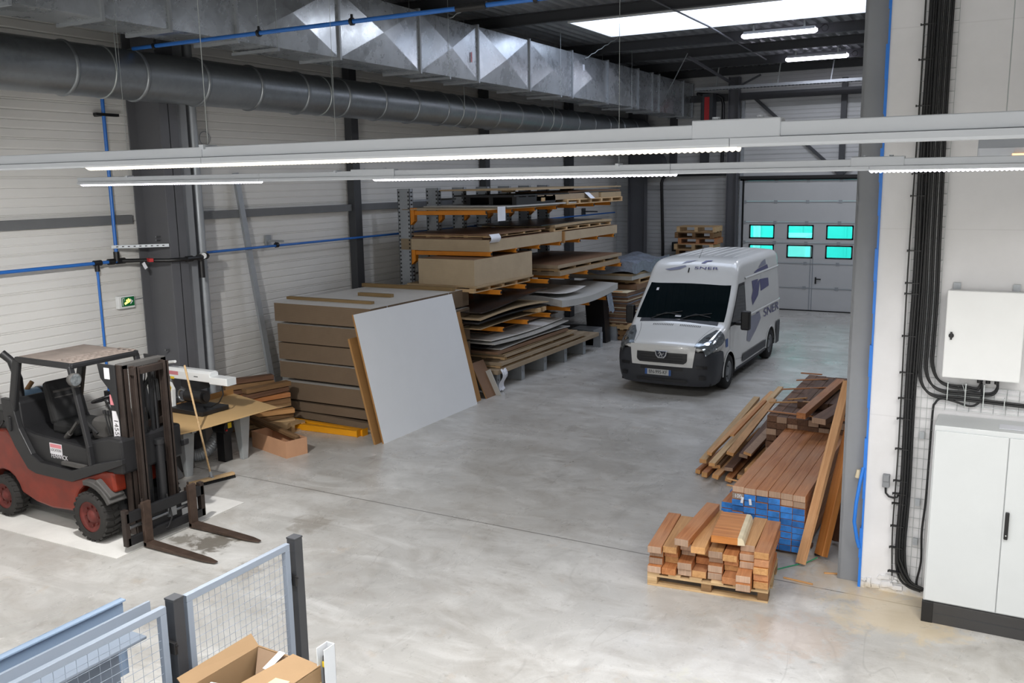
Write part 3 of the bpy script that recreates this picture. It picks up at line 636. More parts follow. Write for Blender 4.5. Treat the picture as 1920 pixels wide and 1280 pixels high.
part(t, 'arm', MB().bx(-11.76, -11.4, 12.18, 12.22, 3.08, 3.12).bx(-11.79, -11.74, 12.14, 12.26, 3.0, 3.2), 'galva', world=True); part(t, 'clip', MB().cyl((bx_, 12.17, 3.03), (bx_, 12.23, 3.03), .045, 12).bx(bx_-.015, bx_+.015, 12.18, 12.22, 3.03, 3.09), 'black', world=True)
t = thing('pipe_bracket', 'black bracket high on the blue riser', 'bracket', (bx_, 8.95, 5.12))
part(t, 'arm', MB().bx(bx_-.2, bx_+.02, 8.86, 8.9, 5.1, 5.13).bx(bx_-.03, bx_+.04, 8.72, 9.1, 5.1, 5.14), 'black', world=True)
t = thing('pipe_bracket', 'dark bracket on the far blue main beside the last wall post', 'bracket', (bx_, 25.9, 3.1))
part(t, 'arm', MB().bx(-11.78, -11.3, 25.88, 25.92, 3.1, 3.14).bx(-11.78, -11.74, 25.8, 26.0, 3.02, 3.22), 'col_dark', world=True)
# small coil of wire on the wall
top('wire_coil', MB().ring((-11.76, 10.9, 4.86), (1, 0, 0), .11, .007, 28, 6), 'galva', 'small round loop of wire hung high on the left wall', 'wire coil')
# exit sign
t = thing('exit_sign', 'green and white emergency exit sign with a lit yellow figure', 'sign', (-11.74, 9.09, 2.29))
part(t, 'housing', MB().bx(-11.785, -11.71, 8.95, 9.24, 2.285, 2.475), 'white', world=True, bev=.008)
part(t, 'green_panel', MB().bx(-11.712, -11.706, 9.0, 9.225, 2.315, 2.455), 'green', world=True)
m = MB(); xx = -11.706
m.prism([(9.15, 2.34), (9.2, 2.385), (9.15, 2.43), (9.15, 2.41), (9.175, 2.385), (9.15, 2.36)], 0, xx, xx+.003)
m.bx(xx, xx+.003, 9.01, 9.02, 2.33, 2.44).bx(xx, xx+.003, 9.01, 9.05, 2.435, 2.445).bx(xx, xx+.003, 9.045, 9.05, 2.40, 2.44)
part(t, 'arrow_and_door', m, 'white', label='white arrow head and door symbol', world=True)
m = MB().beam((xx+.003, 9.05, 2.355), (xx+.003, 9.15, 2.40), .006, .03).beam((xx+.003, 9.08, 2.41), (xx+.003, 9.13, 2.375), .006, .022).cyl((xx, 9.12, 2.42), (xx+.006, 9.12, 2.42), .012)
part(t, 'running_figure', m, 'sign_glow', label='yellow lit running figure', world=True)
part(t, 'cable', MB().tube([(-11.77, 9.24, 2.39), (-11.79, 9.45, 2.4), (-11.7, 9.6, 2.4)], .007, 6), 'galva', world=True)

# lighting trunking: two long white rails with LED lines
def led(par, y, zb, x0, x1, mat, pitch, r):
    m = MB(); n = int((x1-x0)/pitch)
    prof = []
    # row of rounded lens domes along the strip
    def fn(u, v):
        x = x0+(x1-x0)*u; bump_ = abs(math.sin(PI*(x-x0)/pitch)); a = PI*v
        rr = r*(.45+.55*bump_)
        return (x, y-.024*math.cos(a), zb-rr*math.sin(a))
    m.grid(fn, n*6, 6); return part(par, 'led_strip', m, mat, world=True)
def trunk(y, x0, x1, zb, label, joints, sleeves, leds, mat, pitch, r, wires):
    t = thing('light_rail', label, 'light rail', ((x0+x1)/2, y, zb))
    j = [x0]+joints+[x1]
    for a, b in zip(j, j[1:]):
        m = MB().prism([(y-.026, zb+.03), (y-.026, zb+.07), (y+.026, zb+.07), (y+.026, zb+.03)], 0, a+.002, b)
        part(t, 'rail_section', m, 'trunk', world=True, bev=.003)
        m = MB().prism([(y-.03, zb+.005), (y-.034, zb+.012), (y-.034, zb+.029), (y+.034, zb+.029), (y+.034, zb+.012), (y+.03, zb+.005)], 0, a+.002, b)
        part(t, 'gear_tray', m, 'trunk', world=True)
    for a, b in sleeves:
        m = MB().prism([(y-.03, zb+.028), (y-.03, zb+.082), (y+.03, zb+.082), (y+.03, zb+.028)], 0, a, b); m.cyl(((a*.75+b*.25), y, zb+.08), ((a*.75+b*.25), y, zb+.09), .012, 8).cyl(((a*.25+b*.75), y, zb+.08), ((a*.25+b*.75), y, zb+.09), .012, 8)
        part(t, 'joint_sleeve', m, 'trunk', world=True, bev=.004)
    for a, b in leds: led(t, y, zb+.006, a, b, mat, pitch, r)
    for x in wires:
        part(t, 'hanger_wire', MB().cyl((x, y, zb+.07), (x, y, 7.3), .0016, 5), 'wire', world=True)
        part(t, 'hanger_clip', MB().bx(x-.012, x+.012, y-.036, y+.036, zb+.06, zb+.078), 'trunk', world=True)
    return t
trunk(2.6, -10.6, 3.2, 4.178, 'nearer long white light rail with a warm glowing lens strip, crossing the whole photo', [-2.8, -.72], [(-.83, -.58)], [(-9.9, -5.3), (-3.51, -.70)], 'led_warm', .0175, .014, [-5.2, -2.79, 1.5])  # left lens strip added out of view to brighten the left wall
trunk(5.5, -7.58, 3.6, 4.118, 'farther thin white light rail with cool bright lines, below the near one', [-5.33, -4.0, -1.9, -.74], [(-4.4, -4.0), (-.84, -.56)], [(-7.55, -5.34), (-4.2, -1.87)], 'lead_cool', .03, .014, [-6.9, -4.55, -2.25])
t = bpy.data.objects['light_rail.001']; led(t, 5.5, 4.124, -.74, 1.9, 'lead_cool', .023, .014)
# white wall-mounted luminaire glimpsed at the right edge
t = thing('box_luminaire', 'pale box lamp at the right edge behind the near light rail', 'lamp', (.3, 6.5, 4.18))
m = MB().prism([(6.4, 4.18), (6.4, 4.25), (6.44, 4.31), (6.66, 4.31), (6.7, 4.25), (6.7, 4.18)], 0, -.24, 1.2); part(t, 'housing', m, 'trunk', world=True, bev=.01)
part(t, 'latch', MB().bx(-.12, -.04, 6.39, 6.4, 4.2, 4.25), 'trunk', world=True)
part(t, 'lamp_glow', MB().bx(-.05, 1.1, 6.385, 6.4, 4.195, 4.215), emis('warm_lamp_slit', 'ffb46a', 1.3), world=True)
for x in (-.1, 1.0): part(t, 'hanger_wire', MB().cyl((x, 6.55, 4.3), (x, 6.55, 7.3), .003, 6), 'wire', world=True)
# fluorescent fittings on the roof
for x0, x1, y, z, l in ((-5.60, -4.07, 20.95, 7.18, 'bright tube lamp under the roof just below the skylight'), (-5.72, -4.2, 25.9, 7.2, 'bright tube lamp under the roof, the lower and farther one')):
    t = thing('tube_lamp', l, 'lamp', ((x0+x1)/2, y, z), group='tube lamps on the roof')
    part(t, 'diffuser', MB().cyl((x0, y, z), (x1, y, z), .062, 16).cyl((x0-.05, y, z), (x0, y, z), .03, 12, .06).cyl((x1, y, z), (x1+.05, y, z), .06, 12, .03), 'tube', world=True)
    part(t, 'housing', MB().bx(x0, x1, y-.06, y+.06, z+.03, z+.09), 'trunk', world=True)
    part(t, 'cable', MB().ring((x1+.2, y, z+.03), (0, 1, 0), .07, .008, 18, 6).cyl((x1+.05, y, z), (x1+.2, y, z+.1), .008, 6), 'cable', world=True)
    part(t, 'bracket', MB().bx(x0+.2, x0+.24, y-.03, y+.03, z+.08, 7.4).bx(x1-.24, x1-.2, y-.03, y+.03, z+.08, 7.4), 'wire', world=True)
# cable tray across the far end
t = thing('cable_tray', 'long galvanised mesh cable tray hung across the far end under the roof', 'cable tray', (-6, 27.3, 6.65))
m = MB().bx(-8.7, 3, 27.2, 27.22, 6.66, 6.74).bx(-8.7, 3, 27.48, 27.5, 6.66, 6.74)
for i in range(100): m.bx(-8.7+i*.1, -8.685+i*.1, 27.2, 27.5, 6.65, 6.665)
part(t, 'tray', m, 'galva', world=True)
m = MB()
for k_ in range(4): m.tube([(-8.6+i*.9, 27.28+.05*k_, 6.685+.01*math.sin(i+k_)) for i in range(12)], .016, 6)
part(t, 'cable_bundle', m, 'cable', world=True)
for x in (-8.1, -6.3, -4.83, -2.6): part(t, 'hanger_strip', MB().beam((x, 27.35, 6.7), (x+.08, 27.35, 7.35), .03, .035), 'galva' if x > -5 else 'wire', world=True)
top('cable_conduit', MB().tube([(-8.75, 27.6, 6.6), (-8.3, 28.2, 6.58), (-8.18, 28.28, 6.5), (-8.14, 28.3, 6.3), (-8.14, 28.3, 4.45), (-8.2, 28.3, 4.28), (-8.35, 28.3, 4.22), (-9.9, 28.3, 4.2), (-10.05, 28.3, 4.1), (-10.1, 28.3, 3.95), (-10.05, 28.35, 2.0), (-10.05, 28.4, .02)], .05, 10), 'black', 'black conduit stepping down the far wall left of the door', 'conduit')
top('wall_post', MB().bx(-8.9, -8.65, DY-.2, DY-.02, 4.2, 6.4).bx(-9.9, -9.7, DY-.2, DY-.02, 4.3, 6.4), 'col_dark', 'pair of dark studs above the conduit on the far wall', 'post')
top('rail_far', MB().bx(-10.6, -8.0, DY-.14, DY-.02, 4.14, 4.28), 'col_dark', 'dark rail on the far wall just left of the door column', 'rail').name = 'wall_rail'
t = thing('air_heater', 'dark air heater with a red stripe at the end of the duct', 'heater', (-9.3, 28.2, 5.6))
part(t, 'casing', MB().bx(-8.62, -8.3, 27.7, 28.1, 5.7, 6.6), 'col_dark', world=True); part(t, 'red_stripe', MB().bx(-8.55, -8.4, 27.685, 27.7, 5.8, 6.5), 'red_plastic', world=True)
top('wall_cabinet', MB().bx(-9.75, -9.35, 28.35, 28.6, 1.75, 2.05), 'black', 'small dark box on the far wall behind the rack packs', 'box', bev=.01)
t = thing('unit_fan', 'dark fan unit hung in the far left corner above the rack', 'fan', (-10.4, 27.5, 4.2))
part(t, 'housing', MB().cyl((-10.2, 27.6, 4.55), (-10.2, 28.0, 4.55), .38, 24), 'col_dark', world=True); part(t, 'arm', MB().bx(-10.35, -10.05, 27.9, 28.6, 4.45, 4.65), 'col_dark', world=True); part(t, 'duct_elbow', MB().tube([(-10.2, 27.8, 4.9), (-10.2, 27.9, 5.2), (-10.1, 28.0, 5.4), (-10.0, 28.2, 5.5)], .15, 14), 'pipe_duct', world=True)

# ================================================================ forklift (faces +x; origin under its front axle)
FX, FY = -9.2, 6.93
t = thing('forklift', 'worn red and black forklift truck with rusty mast, parked on a white sheet', 'forklift', (FX, FY, .012))
def wheel(par, x, y, r, w, s):
    """s = side the hub faces"""
    m = MB(); a = (0, 1, 0)
    m.lathe((x, y, r), a, [(-w/2, r*.62), (-w/2, r*.9), (-w/2+.02, r*.965), (w/2-.02, r*.965), (w/2, r*.9), (w/2, r*.62)], 36)
    n = 22
    for i in range(n):
        an = 2*PI*i/n; R = Matrix.Rotation(an, 3, 'Y')
        for sd in (-1, 1):
            m.box(Vector((x, y+sd*w*.26, r))+R@Vector((0, 0, r*.965)), (r*.15, w*.46, r*.075), R @ Matrix.Rotation(sd*.25, 3, 'Z'))
    wh = part(par, 'wheel', m, 'tyre')
    k = MB(); k.lathe((x, y, r), (0, s, 0), [(w*.5-.012, r*.64), (w*.5, r*.6), (w*.5-.03, r*.54), (w*.5-.05, r*.3), (w*.5-.02, r*.24), (w*.5-.0, r*.1), (w*.5, 0)], 30)
    for i in range(8):
        an = 2*PI*i/8; c = Vector((x+r*.38*math.cos(an), y+s*(w*.5-.045), r+r*.38*math.sin(an))); k.cyl(c, c+Vector((0, s*.02, 0)), r*.045, 8)
    part(wh, 'rim', k, 'rim', label='rusty red wheel rim')
for s in (-1, 1):
    wheel(t, -.02, s*.44, .3, .2, s); wheel(t, -1.76, s*.4, .265, .18, s)
def arc(cx, cz, r, a0, a1, n=8): return [(cx+r*math.cos(math.radians(a0+(a1-a0)*i/n)), cz+r*math.sin(math.radians(a0+(a1-a0)*i/n))) for i in range(n+1)]
red = [(-2.28, .42), (-2.34, .9), (-2.22, 1.1), (-1.62, 1.14), (-1.42, 1.0), (-1.17, .69), (-.38, .68), (.16, .86), (.34, .86), (.36, .62)]
red += arc(-.02, .3, .37, 60, 180)+[(-.42, .27), (-.84, .24), (-1.15, .27)]+arc(-1.76, .265, .34, 15, 165)
part(t, 'chassis', MB().prism(red, 1, -.45, .45), 'red', bev=.03)
part(t, 'underside', MB().bx(-2.1, .3, -.3, .3, .14, .5), 'fl_black')
band = [(-1.6, 1.55), (-1.56, 1.2), (-1.42, .96), (-1.2, .7), (-1.05, .66), (-.38, .655), (.16, .84), (.56, .99), (.56, 1.06), (.12, .95), (-.35, .8), (-.95, .82), (-1.1, .9), (-1.3, 1.2), (-1.4, 1.55)]
for s in (-1, 1): part(t, 'side_frame', MB().prism(band[::s], 1, s*.41, s*.485), 'fl_black', bev=.012)
part(t, 'body_cover', MB().prism([(-1.38, .7), (-1.38, 1.2), (-1.1, 1.14), (-.05, 1.08), (-.02, .72)], 1, -.42, .42), 'fl_black', bev=.04)
part(t, 'cowl_side', MB().prism([(-.02, .8), (-.05, 1.18), (.3, 1.26), (.5, 1.26), (.5, .85)], 1, -.43, .43), 'fl_black', bev=.03)
part(t, 'step_tread', MB().bx(-.55, -.12, -.47, -.42, .84, .88), 'fl_grey')
part(t, 'rear_bulkhead', MB().prism([(-1.46, 1.0), (-1.5, 1.5), (-1.42, 1.56), (-1.34, 1.5), (-1.3, 1.0)], 1, -.42, .42), 'fl_black', bev=.02)
part(t, 'seat_cushion', MB().bx(-1.0, -.55, -.24, .24, 1.12, 1.26), 'black_mat', bev=.04)
sb = MB(); sb.prism([(-1.05, 1.2), (-1.16, 1.72), (-1.08, 1.76), (-.92, 1.25)], 1, -.23, .23); part(t, 'seat_back', sb, 'black_mat', bev=.04)
part(t, 'seat_ribs', MB().bx(-1.01, -.97, -.16, .16, 1.36, 1.39).bx(-1.03, -.99, -.16, .16, 1.44, 1.47).bx(-1.05, -1.01, -.16, .16, 1.52, 1.55).bx(-1.07, -1.03, -.16, .16, 1.6, 1.63), 'fl_grey')
part(t, 'dash_cowl', MB().prism([(-.38, 1.1), (-.40, 1.30), (-.32, 1.38), (-.04, 1.40), (.02, 1.3), (.02, 1.1)], 1, -.16, .36), 'fl_grey', bev=.05)
m = MB().cyl((-.2, .06, 1.34), (-.33, .06, 1.54), .03, 12); part(t, 'steering_column', m, 'black')
R_ = Vector((-.12, 0, .32)); m = MB().ring((-.34, .06, 1.56), R_, .16, .016, 30, 8).cyl((-.34, .06, 1.53), (-.34, .06, 1.57), .04, 12)
for a in range(3): m.beam((-.34, .06, 1.555), Vector((-.34, .06, 1.56))+frame(R_)@Vector((0, .155*math.cos(a*2.1), .155*math.sin(a*2.1))), .025, .012)
part(t, 'steering_wheel', m, 'black')
m = MB()
for i in range(3): m.cyl((.2-.05*i, -.26, 1.25), (.16-.05*i, -.27, 1.5), .009, 6).cyl((.16-.05*i, -.27, 1.49), (.158-.05*i, -.27, 1.53), .02, 8)
part(t, 'control_levers', m, 'black')
part(t, 'brake_lever', MB().beam((-.62, -.3, 1.14), (-.35, -.34, 1.36), .03, .03).cyl((-.66, -.29, 1.12), (-.56, -.31, 1.19), .035, 10), 'fl_grey')
m = MB(); m.tube([(-.4, -.2, 1.1)]+[(-.36+.02*math.sin(i*1.3), -.22, 1.12+.03*i) for i in range(8)]+[(-.2, -.2, 1.2)], .018, 8); part(t, 'seat_hose', m, 'black_mat')
# overhead guard
g = MB().bx(-1.2, -.56, -.44, .44, 2.065, 2.1)
for i in range(10): g.bx(-.56, -.26, -.44+.098*i, -.44+.098*i+.045, 2.075, 2.1)
for x in (-.56, -.46, -.36, -.26): g.bx(x, x+.022, -.44, .44, 2.07, 2.098)
roof = part(t, 'overhead_guard', g, 'guard', bev=.004)
for s in (-1, 1):
    part(t, 'guard_side_rail', MB().beam((-1.24, s*.45, 2.06), (-.2, s*.45, 2.06), .05, .07), 'fl_black', bev=.012)
    part(t, 'front_pillar', MB().beam((-.23, s*.45, 2.06), (-.02, s*.45, 1.12), .05, .07).beam((-.02, s*.45, 1.14), (.0, s*.45, .9), .05, .075), 'fl_black', bev=.012)
    part(t, 'rear_pillar', MB().beam((-1.22, s*.45, 2.06), (-1.45, s*.45, 1.3), .06, .12).beam((-1.45, s*.45, 1.34), (-1.46, s*.45, 1.15), .06, .12), 'fl_black', bev=.015)
part(t, 'front_guard_bar', MB().beam((-.22, -.46, 2.06), (-.22, .46, 2.06), .06, .06), 'fl_black', bev=.015)
part(t, 'rear_guard_bar', MB().beam((-1.22, -.46, 2.06), (-1.22, .46, 2.06), .06, .06), 'fl_black', bev=.015)
lp = part(t, 'work_lamp', MB().lathe((-.1, -.52, 1.93), (1, 0, 0), [(-.05, 0), (-.05, .05), (.0, .075), (.05, .08), (.055, .07)], 20).bx(-.12, -.06, -.52, -.46, 1.84, 1.87), 'fl_grey')
part(lp, 'lamp_lens', MB().cyl((-.055, -.52, 1.93), (-.045, -.52, 1.93), .068, 20), 'lamp_glass')
part(t, 'exhaust_stack', MB().tube([(-1.56, -.25, 1.1), (-1.56, -.25, 1.75), (-1.62, -.28, 1.98), (-1.7, -.34, 2.08)], .05, 10), 'fl_black')
bt = part(t, 'gas_bottle', MB().lathe((-1.78, -.22, 1.43), (0, 1, 0), [(0, 0), (.0, .07), (.05, .12), (.5, .12), (.56, .08), (.58, 0)], 24), 'gas_blue', label='pale blue gas bottle lying across the rear')
part(bt, 'strap', MB().lathe((-1.78, .12, 1.43), (0, 1, 0), [(0, .125), (.04, .125)], 24), 'black')
part(bt, 'valve', MB().cyl((-1.78, -.02, 1.54), (-1.74, .04, 1.64), .03, 10), 'pine_old')
part(t, 'rear_cradle', MB().bx(-2.1, -1.55, -.4, .4, 1.1, 1.36), 'fl_black', bev=.02)
part(t, 'rear_hose', MB().tube([(-1.9, -.42, 1.45), (-2.0, -.46, 1.3), (-1.95, -.47, 1.15), (-1.75, -.47, 1.12), (-1.62, -.46, 1.25)], .012, 6), 'black')
part(t, 'front_fender', MB().prism(arc(-.02, .3, .38, 100, 30, 6)+arc(-.02, .3, .44, 30, 100, 6), 1, -.54, -.3), 'fl_grey', bev=.008)
part(t, 'front_fender', MB().prism(arc(-.02, .3, .38, 100, 30, 6)+arc(-.02, .3, .44, 30, 100, 6), 1, .3, .54), 'fl_grey', bev=.008)
part(t, 'fender_block', MB().beam((.1, -.42, .74), (.34, -.42, .56), .2, .08), 'fl_grey', bev=.015)
part(t, 'wheel_well', MB().prism(arc(-.02, .3, .35, 0, 180, 12), 1, -.35, .35), 'black_mat')
# mast
MX = .36
for s in (-1, 1):
    y = s*.26
    m = MB().bx(MX, MX+.12, y+.025*s, y+.045*s, .08, 2.1).bx(MX, MX+.016, y-.03*s, y+.045*s, .08, 2.1).bx(MX+.104, MX+.12, y-.03*s, y+.045*s, .08, 2.1)
    part(t, 'outer_rail', m, 'mast', bev=.004)
    y = s*.205
    m = MB().bx(MX+.14, MX+.24, y-.01, y+.01, .12, 2.08).bx(MX+.14, MX+.153, y-.035, y+.035, .12, 2.08).bx(MX+.227, MX+.24, y-.035, y+.035, .12, 2.08)
    part(t, 'inner_rail', m, 'mast', bev=.003)
    part(t, 'lift_cylinder', MB().cyl((MX+.08, s*.14, .1), (MX+.08, s*.14, 1.25), .035, 14).cyl((MX+.08, s*.14, 1.25), (MX+.08, s*.14, 2.02), .022, 12), 'fl_black')
    part(t, 'tilt_bracket', MB().prism([(MX-.28, 2.1), (MX+.02, 2.1), (MX+.02, 1.45), (MX-.1, 1.8), (MX-.24, 1.93)], 1, s*.31, s*.33), 'fl_black', bev=.006)
    part(t, 'side_cover', MB().bx(MX-.14, MX, s*.27-.03, s*.27+.03, .5, 1.9), 'fl_black', bev=.006)
part(t, 'top_crossbar', MB().bx(MX, MX+.12, -.3, .3, 2.05, 2.11), 'fl_grey', bev=.006)
part(t, 'mid_crossbar', MB().bx(MX+.16, MX+.22, -.24, .24, 1.98, 2.06).bx(MX+.02, MX+.07, -.28, .28, 1.3, 1.38), 'mast', bev=.004)
part(t, 'bottom_crossbar', MB().bx(MX, MX+.14, -.3, .3, .09, .2), 'mast', bev=.004)
for s in (-1, 1): part(t, 'lift_chain', MB().bx(MX+.10, MX+.12, s*.06-.018, s*.06+.018, .4, 1.98), 'cable')
for q in range(2): part(t, 'hydraulic_hose', MB().tube([(MX+.06, -.02+.03*q, .3), (MX+.07, -.02+.03*q, 1.2), (MX+.05, .0+.03*q, 1.75), (MX+.09, .06+.03*q, 1.9), (MX+.14, .12+.02*q, 1.86), (MX+.12, .15+.02*q, 1.6)], .011, 7), 'black_mat')
part(t, 'centre_cylinder', MB().cyl((MX+.17, .07, .15), (MX+.17, .07, 1.1), .05, 16).cyl((MX+.17, .07, 1.1), (MX+.17, .07, 1.16), .06, 16), 'fl_black')
part(t, 'load_backrest_bar', MB().cyl((MX+.05, -.1, 1.15), (MX-.25, .3, 2.0), .02, 8), 'fl_black')
# carriage and forks
CXX = .62
part(t, 'carriage_bar', MB().bx(CXX, CXX+.05, -.57, .55, .34, .46), 'fl_black', bev=.006)
part(t, 'carriage_bar', MB().bx(CXX, CXX+.05, -.57, .55, .07, .17), 'fl_black', bev=.006)
for y in (-.56, .53): part(t, 'carriage_end', MB().bx(CXX-.02, CXX+.05, y-.03, y+.03, .07, .5), 'mast', bev=.006)
part(t, 'side_shifter', MB().cyl((CXX+.0, -.5, .27), (CXX+.0, .4, .27), .022, 10).bx(CXX-.02, CXX+.03, .02, .14, .22, .33), 'steel')
part(t, 'carriage_hose', MB().tube([(CXX, -.1, .1), (CXX+.06, -.02, .12), (CXX+.06, .04, .22), (CXX+.02, .05, .35), (CXX, .04, .5)], .012, 7), 'black_mat')
part(t, 'carriage_centre', MB().bx(CXX-.1, CXX, -.24, .24, .12, .42), 'fl_black')
for y in (-.32, .34):
    m = MB().bx(CXX+.05, CXX+.095, y-.055, y+.055, .012, .54)
    L0, L1 = CXX+.05, 1.77; n = 8
    vs = []; fs = []
    for i in range(n+1):
        u = i/n; x = L0+(L1-L0)*u; h = .045*(1-u)+.012; w = .055 if u < .8 else .055*(1-((u-.8)/.2)**2*.55)
        vs += [(x, y-w, .004), (x, y+w, .004), (x, y+w, .004+h), (x, y-w, .004+h)]
    for i in range(n):
        for a in range(4): fs.append((i*4+a, i*4+(a+1) % 4, (i+1)*4+(a+1) % 4, (i+1)*4+a))
    fs += [(0, 3, 2, 1), (n*4, n*4+1, n*4+2, n*4+3)]
    m.add(vs, [f[::-1] for f in fs], False); part(t, 'fork', m, 'fork', bev=.004)
    part(t, 'fork_hook', MB().bx(CXX+.0, CXX+.09, y-.045, y+.045, .46, .5).cyl((CXX+.02, y, .5), (CXX+.02, y, .56), .012, 8), 'mast')
# writing: side stickers and maker's lettering
A_ = axes((1, 0, 0), (0, 0, 1))
st = part(t, 'sticker', MB().bx(-.81, -.58, -.4235, -.4215, .935, 1.07), 'sticker'); part(st, 'sticker_header', MB().bx(-.8, -.59, -.4245, -.4235, 1.015, 1.06), 'sticker_red')
lettering(st, 'lettering', 'LOCATION', (-.695, -.4245, .985), .045, A_, 'fl_grey', .0005, .85); lettering(st, 'lettering', 'FENWICK', (-.64, -.4245, .91), .075, A_, 'sticker', .0005, .95)
part(t, 'data_plate', MB().box((-.72, -.3, 1.115), (.2, .1, .004), Matrix.Rotation(.06, 3, 'Y')), 'sticker')
st = part(t, 'mast_sticker', MB().bx(MX-.125, MX-.02, -.303, -.3, 1.17, 1.55), 'sticker', label='tall white sticker on the mast side')
lettering(st, 'lettering', '1455', (MX-.07, -.304, 1.36), .1, axes((0, 0, -1), (1, 0, 0)), 'fl_grey', .0005)
part(t, 'mast_sticker', MB().bx(MX-.14, MX-.01, -.303, -.3, 1.62, 1.74), 'sticker_red', label='small pink and white sticker on the mast side')
part(t, 'warning_pictogram', MB().bx(MX-.16, MX-.07, -.333, -.33, 1.93, 2.06), 'sticker')
lettering(t, 'lettering', 'H 2', (.1, .44, 1.17), .1, axes((1, 0, 0), (0, 0, 1)), 'sticker', .0005)
# the white hardboard sheet it stands on
m = MB().slab(lambda u, v: (-11.7+(3.15-.04*v)*u, 6.2+1.98*v-.07*(1-u), .006+.005*math.sin(9*u)*math.sin(5*v)**2), 14, 8, .005)
top('hardboard_sheet', m, 'hdf', 'large white hardboard sheet lying on the floor under the forklift', 'sheet')

# ================================================================ van (origin on the floor under the middle of its front bumper; length along +y)
VX, VY = -5.74, 16.25
v = thing('delivery_van', 'white high-roofed delivery van with violet logo, parked facing the camera', 'van', (VX, VY, 0), .0)
def interp(tab, y):
    if y <= tab[0][0]: return tab[0][1]
    for (a, p), (b, q) in zip(tab, tab[1:]):
        if y <= b:
            u = (y-a)/(b-a); return p+(q-p)*u
    return tab[-1][1]
def smooth_tab(tab, n=3):
    for _ in range(n):       # corner-cutting keeps the profile soft
        new = [tab[0]]
        for (a, p), (b, q) in zip(tab, tab[1:]):
            new += [(a*.75+b*.25, p*.75+q*.25), (a*.25+b*.75, p*.25+q*.75)]
        tab = new+[tab[-1]]
    return tab
ZT = smooth_tab([(0, .86), (.03, .96), (.14, 1.02), (.4, 1.11), (.8, 1.24), (.92, 1.28), (1.6, 1.93), (1.70, 2.03), (1.92, 2.36), (2.15, 2.46), (2.9, 2.47), (5.0, 2.47), (5.36, 2.46), (5.45, 2.3)])
HW = smooth_tab([(0, .70), (.02, .80), (.14, .90), (.36, .965), (.8, .99), (1.4, 1.0), (5.1, 1.0), (5.38, .985), (5.45, .90)])
RC = smooth_tab([(0, .16), (.6, .16), (.95, .11), (1.65, .10), (2.1, .13), (2.5, .15), (5.45, .15)], 1)
zt = lambda y: interp(ZT, y); hw = lambda y: interp(HW, y); rc = lambda y: interp(RC, y)
lean = lambda z: 0 if z < 1.2 else .10*((z-1.2)/1.2)**1.25
def xs(y, z):
    """half width of the body at (y, z), rounded into the roof"""
    r = rc(y); zc = zt(y)-.03-r; w = hw(y)-lean(min(z, zt(y)))
    if y < .75 and z < .9: w -= .07*min(1, (.75-y)/.12)*min(1, (.9-z)/.04)
    if z <= zc: return w+.012*math.sin(min(max((z-.3)/.9, 0), 1)*PI)
    q = min((z-zc)/r, 1); return w-r+r*math.sqrt(max(0, 1-q*q))
def ztop(y, x):
    r = rc(y); w = hw(y)-lean(zt(y)); e = w-r
    if abs(x) <= e: return zt(y)-.03*(abs(x)/e)**2
    q = min((abs(x)-e)/r, 1); return zt(y)-.03-r+r*math.sqrt(max(0, 1-q*q))
AX = (1.06, 4.45)
def zb(y):
    b = .24 if y < .6 else .27
    for c in AX:
        if abs(y-c) < .42: b = max(b, .31+math.sqrt(.42**2-(y-c)**2))
    return b
ys = [0, .01, .03, .06, .1, .15, .22, .3, .4, .5, .58, .63, .64, .65, .67, .7, .76, .84, .92, 1.0, 1.06, 1.12, 1.2, 1.28, 1.36, 1.42, 1.46, 1.475, 1.48, 1.5, 1.56, 1.62, 1.7, 1.78, 1.86, 1.94, 2.02, 2.1, 2.2, 2.3, 2.42, 2.6, 2.8, 3.1, 3.5, 3.9, 4.02, 4.03, 4.035, 4.05, 4.08, 4.15, 4.24, 4.34, 4.45, 4.56, 4.66, 4.75, 4.82, 4.85, 4.865, 4.87, 4.88, 4.95, 5.05, 5.15, 5.25, 5.32, 5.37, 5.41, 5.43, 5.45]
def section(y):
    r = rc(y); zc = zt(y)-.03-r; b = min(zb(y), zc-.05); pts = []
    for i in range(9): z = b+(zc-b)*i/8; pts.append((xs(y, z), z))
    for i in range(1, 8):
        a = PI/2*i/8; z = zc+r*math.sin(a); pts.append((xs(y, z), z))
    e = hw(y)-lean(zt(y))-r
    for i in range(0, 7): x = e*(1-i/7); pts.append((x, ztop(y, x)))
    full = pts+[(0, ztop(y, 0))]+[(-x, z) for x, z in pts[::-1]]
    return full
b = MB(); secs = [section(y) for y in ys]; n = len(secs[0]); V = [(x, y, z) for y, s in zip(ys, secs) for x, z in s]; V = [(x, (.15+y*.5 if y < .3 and z < .875 else y), z) for x, y, z in V]
b.add(V, [(i*n+j, (i+1)*n+j, (i+1)*n+j+1, i*n+j+1) for i in range(len(ys)-1) for j in range(n-1)], True)
b.add(V[:n], [tuple(range(n))], False); b.add([(x, ys[-1], z) for x, z in secs[-1]], [tuple(range(n))[::-1]], False)
body = part(v, 'body', b, 'van_white')
part(v, 'underbody', MB().bx(-.9, .9, .2, 5.3, .2, .32).bx(-.62, .62, .5, 5.2, .2, 1.0).bx(-.95, .95, 1.5, 4.0, .2, .5), 'black_mat')
part(v, 'wheel_arch_liner', MB().bx(-.95, .95, .62, 1.5, .76, .8).bx(-.95, .95, 4.0, 4.9, .76, .8), 'black_mat')
